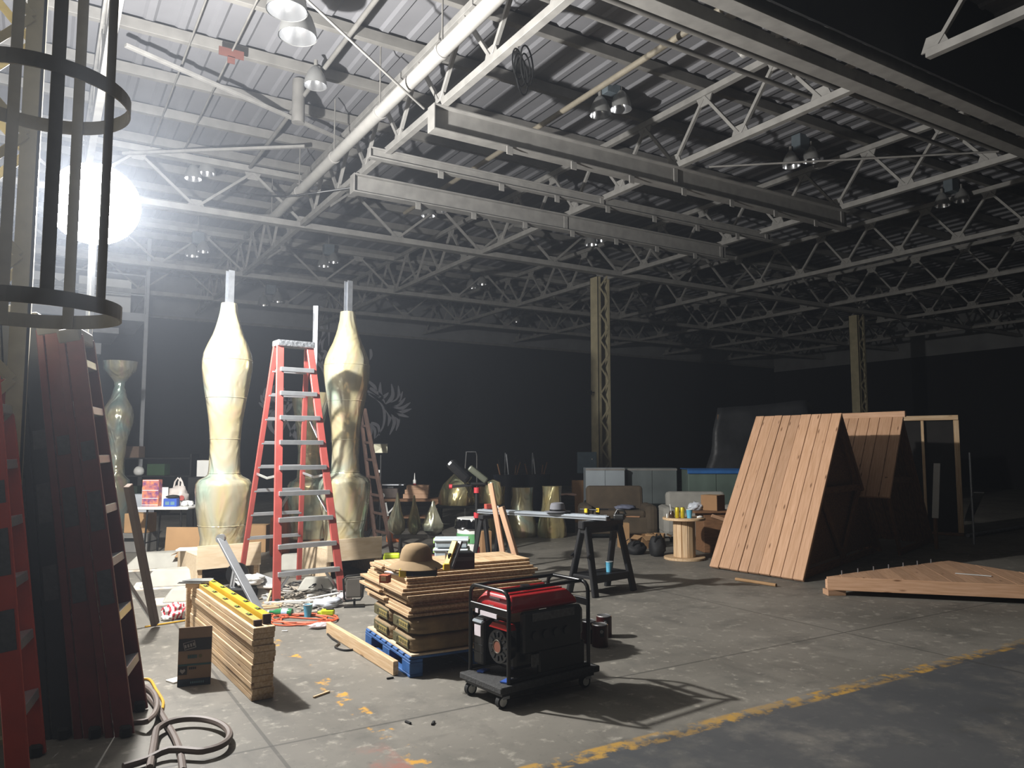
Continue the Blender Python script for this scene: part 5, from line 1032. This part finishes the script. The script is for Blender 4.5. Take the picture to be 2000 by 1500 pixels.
cord('black_cable', 'black cable looping from the mitre saw to the ladder foot', smooth_path([v0(P(497, 1150), .1), v0(P(530, 1150), .06), v0(P(560, 1150), .02), v0(P(590, 1158), .008), v0(P(610, 1146), .008), v0(P(630, 1160), .008)], 6), .007, BLACK)
for k in range(2): tag(rod('white_tube', v0(P(600, 1168+k*7), .02), v0(P(690, 1150+k*7), .02), .018, WHITE), ['rear', 'front'][k]+' white tube lying behind the black cage light', 'tube', 'white tubes on the floor')
tag(MB().box((0, 0, .012), (.5, .05, .024)).build('wood_strip', WHITE, None, v0(P(565, 1178), 0), (0, 0, CAMX+.25)), 'white painted strip lying at the foot of the red ladder', 'strip')
for k in range(5):
    tag(MB().box((0, 0, .008+.0*k), (.3-.03*k, .035, .014)).build('scrap_lath', PINEP, None, v0(P(515+9*k, 1190-5*k), .0165*k*0), (0, 0, CAMX+.5-.45*k)), ORD[k]+' scrap lath from the left in the litter by the ladder foot', 'scrap', 'scrap laths')
t = thing('glass_bottle', 'green glass bottle with a blue label lying on the floor', 'bottle', v0(P(551, 1203), .036), CAMX-.12); GRN = mat('green glass', '2f7a4a', .12, var=.1); Mx = Matrix.Rotation(-PI/2, 4, 'Y')
MB().lathe([(.001, -.1), (.034, -.1), (.036, -.09), (.036, .03), (.028, .06), (.014, .09), (.012, .13)], 20, Mx, False).build('bottle', GRN, t, smooth=True); MB().lathe([(.0365, -.06), (.0365, .0)], 20, Mx, False).build('label', mat('light blue label', 'a9c8e6', .5), t, smooth=True); MB().lathe([(.014, .128), (.014, .145)], 12, Mx).build('cap', WHITE, t, smooth=True)
cup('blue paper cup on the floor by the orange cord', v0(P(601, 1205), 0), 1.15)
t = thing('lime_tool', 'lime green hand tool lying on the floor by the blue cup', 'tool', v0(P(640, 1203), 0), CAMX+.1); MB().box((0, 0, .035), (.13, .06, .06), bev=.015).build('body', LIME, t); MB().box((-.07, .02, .025), (.06, .04, .04), bev=.01).build('grip', LIME, t); MB().box((.02, .0, .07), (.07, .05, .02), bev=.005).build('pad', BLACK, t)
tag(blob('plastic_bag', v0(P(640, 1186), 0), (.3, .2, .11), mat('white bag film', 'c9ced6', .35), None, .5, 3, 11, 3), 'crumpled white plastic bag behind the lime hand tool', 'bag')
tag(blob('plastic_bag', v0(P(668, 1178), 0)+FH*.1, (.14, .12, .1), mat('pinkish bag film', 'cdbfc0', .4, var=.2), None, .5, 3, 13, 3), 'pinkish crumpled bag left of the black cage light', 'bag')
tag(blob('clear_wrapper', v0(P(625, 1226), 0), (.2, .14, .05), mat('pinkish bag film', 'cdbfc0', .4), None, .6, 3, 17, 3), 'clear crumpled wrapper inside the orange cord coil', 'wrapper')
t = thing('cage_light', 'small black framed work light left of the offcut pile', 'light', v0(P(690, 1187), 0)+FH*.05, CAMX+.15)
MB().tube([(-.1, 0, .08), (-.115, 0, .28), (-.08, 0, .31), (.06, 0, .32), (.09, 0, .29), (.08, 0, .1), (.06, 0, .07), (-.08, 0, .06)], .011, 8, True).build('tube_frame', BLACK, t, smooth=True); MB().box((-.01, .01, .19), (.16, .03, .2), bev=.02).build('head', mat('grey mesh', '5c5852', .6), t); rod('foot_post', (0, 0, .0), (0, 0, .08), .012, BLACK, t); MB().box((0, 0, .008), (.2, .12, .014)).build('foot_plate', BLACK, t)
cord('black_cable', 'black cable lying in front of the timber beside the pallet', smooth_path([v0(P(640, 1240), .008), v0(P(650, 1250), .008), v0(P(662, 1258), .008), v0(P(655, 1266), .008), v0(P(672, 1272), .008), v0(P(690, 1270), .008), v0(P(680, 1262), .01)], 6), .009, BLACK)
for k, (px, py) in enumerate(((762, 1326), (846, 1414), (797, 1413), (556, 1234), (628, 1358))): tag(MB().box((0, 0, .006), (.05+.03*(k == 4)*3, .015, .012), bev=.002).build('floor_scrap', [RUBBER, RUBBER, RUBBER, WHITE, PINEP][k], None, v0(P(px, py), 0), (0, 0, k*.9)), ['dark crumb before the blue pallet', 'dark sliver on the open floor before the dolly', 'dark chip on the yellow mark', 'white splinter beside the orange cord', 'thin wood splinter right of the lumber stack'][k], 'scrap')

# fine litter under the red ladder that nobody could count
rnd = random.Random(11); mb = MB()
for k in range(130):
    px = rnd.gauss(585, 45); py = rnd.gauss(1172, 13)
    if not (505 < px < 668 and 1146 < py < 1200): continue
    p = P(px, py); s_ = rnd.uniform(.015, .06); mb.box((p.x, p.y, .004+rnd.uniform(0, .012)), (s_*rnd.uniform(.8, 3), s_*.6, .005), rot=Euler((rnd.uniform(-.3, .3), rnd.uniform(-.3, .3), rnd.uniform(0, 6))).to_matrix())
o = mb.build('floor_litter', mat('pale litter', 'b5ab9c', .8, var=.6, scale=14)); o['kind'] = 'stuff'; tag(o, 'pale paper and wood litter strewn under the red ladder', 'litter')
def tangle(label, cx, cy, r, m, seed, n=26, rad=.005):
    rnd = random.Random(seed); c_ = v0(P(cx, cy), 0); ps = [c_+RT*rnd.uniform(-r, r)+FH*rnd.uniform(-r*.7, r*.7)+Vector((0, 0, .008+rnd.uniform(0, .07))) for _ in range(n)]
    cord('wire_tangle', label, smooth_path(ps, 5), rad, m, 'cable')
tangle('black wire tangle behind the red ladder foot', 600, 1150, .26, BLACK, 3)
tangle('white wire tangle left of the red ladder foot', 528, 1165, .22, WC, 5)
tangle('grey wire tangle beside the black cage light', 648, 1162, .16, STEELD, 8, 16)
# ------------------------------------------------------------------ left foreground: ladder cage and leaning ladders
CAGE = mat('cage paint', '8f8a7c', .6, var=.2, scale=8); cc = CS(-2.07, 3.25)
t = thing('ladder_cage', 'painted safety cage with hoops around a fixed ladder at the left', 'ladder cage', cc, CAMX); R0 = .35
for z in (2.2, 3.15, 4.1, 5.05):
    mb = MB(); n = 40
    for i in range(n):
        a0, a1 = -PI*.86+2*PI*.86*i/n, -PI*.86+2*PI*.86*(i+1)/n
        for (a, b_) in ((a0, a1),):
            p = [(r*math.cos(x), r*math.sin(x), zz) for x in (a, b_) for r in (R0, R0+.008) for zz in (z-.032, z+.032)]
            mb.add(p, [(0, 1, 3, 2), (4, 6, 7, 5), (0, 4, 5, 1), (2, 3, 7, 6), (0, 2, 6, 4), (1, 5, 7, 3)])
    mb.build('hoop', CAGE, t)
for d in (-10, -48, -95, 95, 140):
    a = math.radians(d); c_, s_ = math.cos(a), math.sin(a); stick('cage_flat', ((R0-.006)*c_, (R0-.006)*s_, 2.17), ((R0-.006)*c_, (R0-.006)*s_, 6.1), .05, .008, CAGE, t, up=(c_, s_, 0), bev=.001)
for s in (-1, 1): stick('ladder_rail', (-.46, s*.22, 0), (-.46, s*.22, 6.2), .02, .06, CAGE, t, up=(0, 1, 0))
for k in range(20): rod('ladder_rung', (-.46, -.22, .3+k*.3), (-.46, .22, .3+k*.3), .012, CAGE, t, 8)
NAVYL = mat('dark blue fibreglass', '181d26', .5, var=.3, scale=6)
STK = mat('faded sticker', '45474c', .6, var=.3, scale=30)
def leaning(label, base, top, wv, rail, L_steps=7, rear=True, cap=True, name='leaning_step_ladder', narrow=.7, nd=.1):
    base, top, wv = Vector(base), Vector(top), Vector(wv); t = thing(name, label, 'ladder', base, 0, 'ladders leaning at the left'); ax = (top-base).normalized(); T_ = top-base
    nrm = ax.cross(wv).normalized();                      # lean side
    if nrm.dot(RT) > 0: nrm = -nrm
    wt = wv*narrow; of = (wv-wt)/2
    r0, r1 = Vector((0, 0, .0)), T_+of; s0, s1 = Vector(wv), T_+of+wt
    for a, b_ in ((r0, r1), (s0, s1)): o = stick('front_rail', a, b_, .03, nd, rail, t, up=tuple(nrm))
    for a, b_ in ((r0, r1), (s0, s1)):
        if rear: stick('rear_rail', a+nrm*.077, b_+nrm*.077, .028, .042, rail, t, up=tuple(nrm))
    for k in range(1, L_steps+1):
        u = k/(L_steps+.6); a, b_ = r0.lerp(r1, u), s0.lerp(s1, u); stick('step', a-nrm*.0, b_-nrm*.0, .05, .09, ALU, t, up=tuple(nrm), bev=.003)
        if rear and k % 2 == 0: stick('rear_brace', a+nrm*.077, b_+nrm*.077, .03, .03, ALU, t, up=tuple(nrm))
    if cap: stick('top_cap', T_+of*.6+nrm*.025, T_+of*.6+wt+of*.8+nrm*.025, .1, .14, STEELD, t, up=tuple(nrm), bev=.015)
    wn = wv.normalized()
    for u, h in ((.3, .2), (.48, .24), (.66, .12)):
        p = r0.lerp(r1, u)-wn*.0165; q_ = r0.lerp(r1, u+h/T_.length)-wn*.0165; stick('sticker', p, q_, .002, nd*.75, STK, t, up=tuple(nrm), bev=0)
    for a in (r0, s0): MB().box((a.x, a.y, a.z+.03), (.06, .09, .06), bev=.01).build('foot', RUBBER, t)
    return t
wv = RT*-.124+FH*.42
LB = [('worn red step ladder leaning rightmost, its steps showing along the edge', 0, BROWNRED), ('second worn red step ladder from the right in the leaning row', 1, BROWNRED), ('dark blue step ladder leaning in the middle of the row', 2, NAVYL), ('dark ladder leaning fourth from the right', 3, NAVYL)]
for lb, k, m_ in LB:
    b_ = CS(-2.17-.165*k, 4.46-.015*k, 0); tp_ = CS(-2.80-.14*k, 4.84-.0*k, 2.33+.05*k); leaning(lb, b_, tp_, wv, m_)
REDL = mat('orange red fibreglass', 'b03a26', .45, var=.15, scale=8)
leaning('bright orange-red ladder rail nearest the camera at the left edge', CS(-2.37, 3.84, 0), CS(-2.82, 4.1, 2.0), RT*-.13+FH*.34, REDL, 6, False, False, nd=.1)
leaning('tall dull extension ladder leaning above the step ladders', CS(-2.72, 4.0, 0), CS(-3.1, 4.36, 3.2), RT*-.2+FH*.34, mat('dull aluminium', '8a8478', .5, .3, var=.2), 11, False, False, name='extension_ladder', narrow=1.0)
a, b_ = v0(P(303, 1226), .03), CS(-3.25, 6.55, 1.3); tag(stick('steel_leg', a, b_, .05, .07, mat('brown steel', '55463a', .6, var=.2)), 'brown steel bar propped against the mast behind the leaning ladders', 'bar')
# hose and cords on the floor
HOSE = mat('brown hose', '6b5f58', .6, var=.2)
def loop(cx, cy, rx_, ry_, a0, a1, n=20, z=.022): return [v0(P(cx+rx_*math.cos(a0+(a1-a0)*i/n), cy-ry_*math.sin(a0+(a1-a0)*i/n)), z) for i in range(n+1)]
ps = [v0(P(285, 1360), .022), v0(P(305, 1385), .022), v0(P(325, 1420), .022), v0(P(342, 1450), .022), v0(P(352, 1480), .022), v0(P(357, 1515), .022)]
cord('air_hose', 'thick brown hose running straight towards the camera at the lower left', smooth_path(ps, 6), .019, HOSE, 'hose')
ps = [v0(P(292, 1512), .03), v0(P(300, 1465), .03)]+loop(375, 1452, 73, 33, PI*.92, -PI*.45, 18, .045)+[v0(P(330, 1482), .045), v0(P(285, 1496), .03), v0(P(240, 1510), .03)]
cord('air_hose', 'thick brown hose lying in a big loop at the lower left', smooth_path(ps, 3), .019, HOSE, 'hose')
ps = [v0(P(240, 1420), .022)]+loop(270, 1395, 36, 38, -PI*.4, PI*.6, 12, .06)
cord('air_hose', 'dark hose curl at the feet of the leaning ladders', smooth_path(ps, 3), .017, HOSE, 'hose')
YC = mat('yellow cord', 'c79a2c', .5)
c_ = v0(P(140, 1345), 0); ps = []
for k in range(80):
    a = k*2*PI/16; rr = .3+.05*math.sin(k*.9); ps.append(c_+RT*(rr*1.3*math.cos(a))+FH*(rr*.7*math.sin(a))+Vector((0, 0, .01+.005*(k/16))))
cord('yellow_cord_coil', 'yellow extension cord coiled behind the leaning ladders', smooth_path(ps, 2), .008, YC)
cord('yellow_cord_coil', 'yellow cord trailing right from the leaning ladders', smooth_path([v0(P(270, 1330), .01), v0(P(292, 1330), .01), v0(P(305, 1350), .01), v0(P(318, 1372), .01), v0(P(317, 1388), .01)], 6), .009, YC)
cord('yellow_strip', 'thin yellow strip on the floor before the striped bag', [v0(P(283, 1226), .008), v0(P(372, 1212), .008)], .008, YC, 'strip')
# ------------------------------------------------------------------ mezzanine in the far left
e = PD(283, 612, 21.0); xr, yr = e.x, e.y; zd = e.z
t = thing('mezzanine', 'pale mezzanine platform with railings at the far left', 'platform', (0, 0, 0))
MP = mat('mezzanine grey', '9a9ca0', .6, var=.1)
MB().box(((X0+xr)/2, yr+1.5, zd-.12), (xr-X0, 3.0, .22)).build('deck', MP, t); MB().box(((X0+xr)/2-.3, yr+1.6, zd-.5), (xr-X0-.6, 2.6, .16)).build('lower_beam', MP, t)
MB().box(((X0+xr)/2-.5, yr+1.7, zd-1.0), (xr-X0-1.0, 2.4, .3)).build('stair_beam', MP, t)
for z in (.5, 1.05): rod('rail', (X0+.1, yr+.05, zd+z), (xr, yr+.05, zd+z), .025, MP, t); rod('rail', (xr, yr+.05, zd+z), (xr, yr+2.9, zd+z), .025, MP, t)
x = xr
while x > X0: rod('rail_post', (x, yr+.05, zd-.02), (x, yr+.05, zd+1.06), .025, MP, t); x -= 1.4
stick('support_post', (xr+.05, yr+.1, 0), (xr+.05, yr+.1, ZC-.02), .1, .1, MP, t); stick('support_post', (X0+.3, yr+.1, 0), (X0+.3, yr+.1, ZC-.02), .1, .1, MP, t)
for k in range(3): tag(MB().box((0, 0, .6), (1.35, .06, 1.2), bev=.01).build('white_foam_sheet', WHITE, None, (xr-.9-k*1.6, yr+1.6, zd-.008)), ['right', 'middle', 'left'][k]+' white panel standing on the mezzanine', 'panel', 'white panels on the mezzanine')
# ------------------------------------------------------------------ mural of two winged birds painted on the black wall
CHALK = mat('grey mural paint', 'a5a5ad', .8, var=.15, scale=6)
def PY(px, py): d = ray(px, py); t_ = (Y1-.012)/d.y; return Vector((d.x*t_, Y1-.012, H+d.z*t_))
mu = thing('wall_mural', 'grey painted winged bird mural on the black wall', 'mural', (0, 0, 0))
def feather(pts, w_, tip=.15):
    ps = smooth_path([PY(480+x/4.412, 540+y/4.412) for x, y in pts], 7); n = len(ps); vs = []; fs = []
    for i, p in enumerate(ps):
        d = (ps[min(i+1, n-1)]-ps[max(i-1, 0)]); nn = Vector((-d.z, 0, d.x)).normalized(); u = i/(n-1); hw = w_*(tip+(1-tip)*math.sin(PI*min(1, .18+u*.82)))*.5
        for s in (-1, 1):
            for y in (-.004, .004): q_ = p+nn*hw*s; vs.append((q_.x, p.y+y, q_.z))
    for i in range(n-1):
        a, b_ = i*4, i*4+4
        fs += [(a, b_, b_+2, a+2), (a+1, a+3, b_+3, b_+1), (a, a+1, b_+1, b_), (a+2, b_+2, b_+3, a+3)]
    mb = MB(); mb.add(vs, fs); return mb.build('feather', CHALK, mu)
cr = (1200, 1120)
for tx, ty, bx, by in ((1160, 910, 1160, 1010), (1255, 925, 1265, 1030), (1315, 940, 1310, 1060), (1352, 990, 1310, 1080), (1375, 1045, 1320, 1100), (1420, 1085, 1330, 1140), (1428, 1140, 1330, 1165), (1405, 1212, 1310, 1180), (1330, 1232, 1280, 1180), (1295, 1330, 1310, 1220), (1240, 1365, 1280, 1240), (1225, 1290, 1240, 1200)): feather([cr, (bx, by), (tx, ty)], .16)
for pts in (((1060, 905), (1110, 950), (1130, 990)), ((1045, 985), (1120, 1040), (1180, 1110), (1195, 1200), (1180, 1300), (1120, 1390)), ((1060, 1010), (1150, 1060), (1210, 1120)), ((1050, 1290), (1080, 1330), (1070, 1400)), ((1060, 1270), (1110, 1320), (1110, 1400)), ((1080, 1260), (1140, 1290), (1150, 1370)), ((1070, 960), (1130, 1000), (1190, 1040)), ((1150, 1060), (1200, 1030), (1230, 1000))): feather(pts, .13)
cl = (270, 1115)
for tx, ty, bx, by in ((245, 935, 225, 1020), (170, 960, 170, 1050), (130, 1020, 160, 1080), (112, 1085, 180, 1130), (180, 1235, 190, 1170), (270, 1375, 205, 1270), (330, 960, 310, 1030)): feather([cl, (bx, by), (tx, ty)], .17)
for pts in (((420, 1000), (350, 1060), (330, 1150), (350, 1240), (430, 1420)), ((410, 1020), (380, 1120), (340, 1180)), ((400, 1320), (430, 1370), (425, 1430)), ((440, 1260), (400, 1330), (380, 1380)), ((300, 1000), (340, 1040), (390, 1090)), ((290, 1080), (350, 1090), (410, 1080))): feather(pts, .14)
for pts in (((640, 260), (700, 310), (712, 420), (690, 500), (640, 560), (620, 640)), ((700, 480), (660, 560), (660, 640)), ((725, 60), (722, 300), (715, 600)), ((740, 80), (742, 250), (735, 420)), ((790, 50), (800, 180), (775, 330), (800, 420)), ((830, 90), (835, 300), (800, 480)), ((620, 660), (650, 720), (660, 780)), ((650, 640), (690, 660), (640, 740)), ((540, 640), (600, 720), (650, 780), (680, 860)), ((960, 290), (900, 330), (820, 350)), ((700, 340), (770, 350), (830, 330)), ((1075, 625), (1080, 680), (1070, 720)), ((735, 1240), (750, 1330), (735, 1430)), ((640, 420), (670, 480), (650, 540))): feather(pts, .12)
# ------------------------------------------------------------------ the lamp that lights the hall
t = thing('balloon_light', 'glowing white balloon work light on a tall tripod mast', 'light', (LAMP_POS.x, LAMP_POS.y, 0))
m = bpy.data.materials.new('lit balloon'); m.use_nodes = True; nt = m.node_tree; n = nt.nodes; n.clear()
o = n.new('ShaderNodeOutputMaterial'); e = n.new('ShaderNodeEmission'); e.inputs[0].default_value = (1, .98, .95, 1); e.inputs[1].default_value = 14
tr = n.new('ShaderNodeBsdfTransparent'); ad = n.new('ShaderNodeAddShader'); nt.links.new(e.outputs[0], ad.inputs[0]); nt.links.new(tr.outputs[0], ad.inputs[1]); nt.links.new(ad.outputs[0], o.inputs[0])
MB().lathe([(.37*math.sin(a), LAMP_POS.z+.35*-math.cos(a)) for a in [PI*(.03+.94*i/20) for i in range(21)]], 32, None, False).build('envelope', m, t, smooth=True)
MB().cyl((0, 0, .45), (0, 0, LAMP_POS.z-.34), .03).build('mast', ALU, t, smooth=True)
for i in range(3):
    a = 2*PI*i/3+.4; MB().bar((0, 0, 1.1), (.7*math.cos(a), .7*math.sin(a), .02), .03, .03).build('tripod_leg', ALU, t)
ld = bpy.data.lights.new('bulb', 'POINT'); ld.energy = LAMP_W; ld.shadow_soft_size = .07; ld.color = (1, .985, .96)
lo = bpy.data.objects.new('bulb', ld); C.objects.link(lo); lo.parent = t; lo.location = (0, 0, LAMP_POS.z)
ld.use_nodes = True; nt = ld.node_tree; n = nt.nodes; em = n.get('Emission') or n.new('ShaderNodeEmission')
tc = n.new('ShaderNodeTexCoord'); sx = n.new('ShaderNodeSeparateXYZ'); nt.links.new(tc.outputs['Normal'], sx.inputs[0])
mr = n.new('ShaderNodeMapRange'); mr.inputs[1].default_value = -1; mr.inputs[2].default_value = 1; nt.links.new(sx.outputs[2], mr.inputs[0])
rp = n.new('ShaderNodeValToRGB'); cr = rp.color_ramp; nt.links.new(mr.outputs[0], rp.inputs[0])       # the lamp's light distribution by elevation
cr.elements[0].position = 0; cr.elements[1].position = 1
for e_, v in ((cr.elements[0], .3), (cr.elements[1], 1)): e_.color = (v, v, v, 1)
for s_, v in ((-.5, .62), (-.2, .82), (0, .55), (.12, .52), (.35, .75), (.65, 1)): e_ = cr.elements.new((s_+1)/2); e_.color = (v, v, v, 1)
nt.links.new(rp.outputs[0], em.inputs['Strength'])
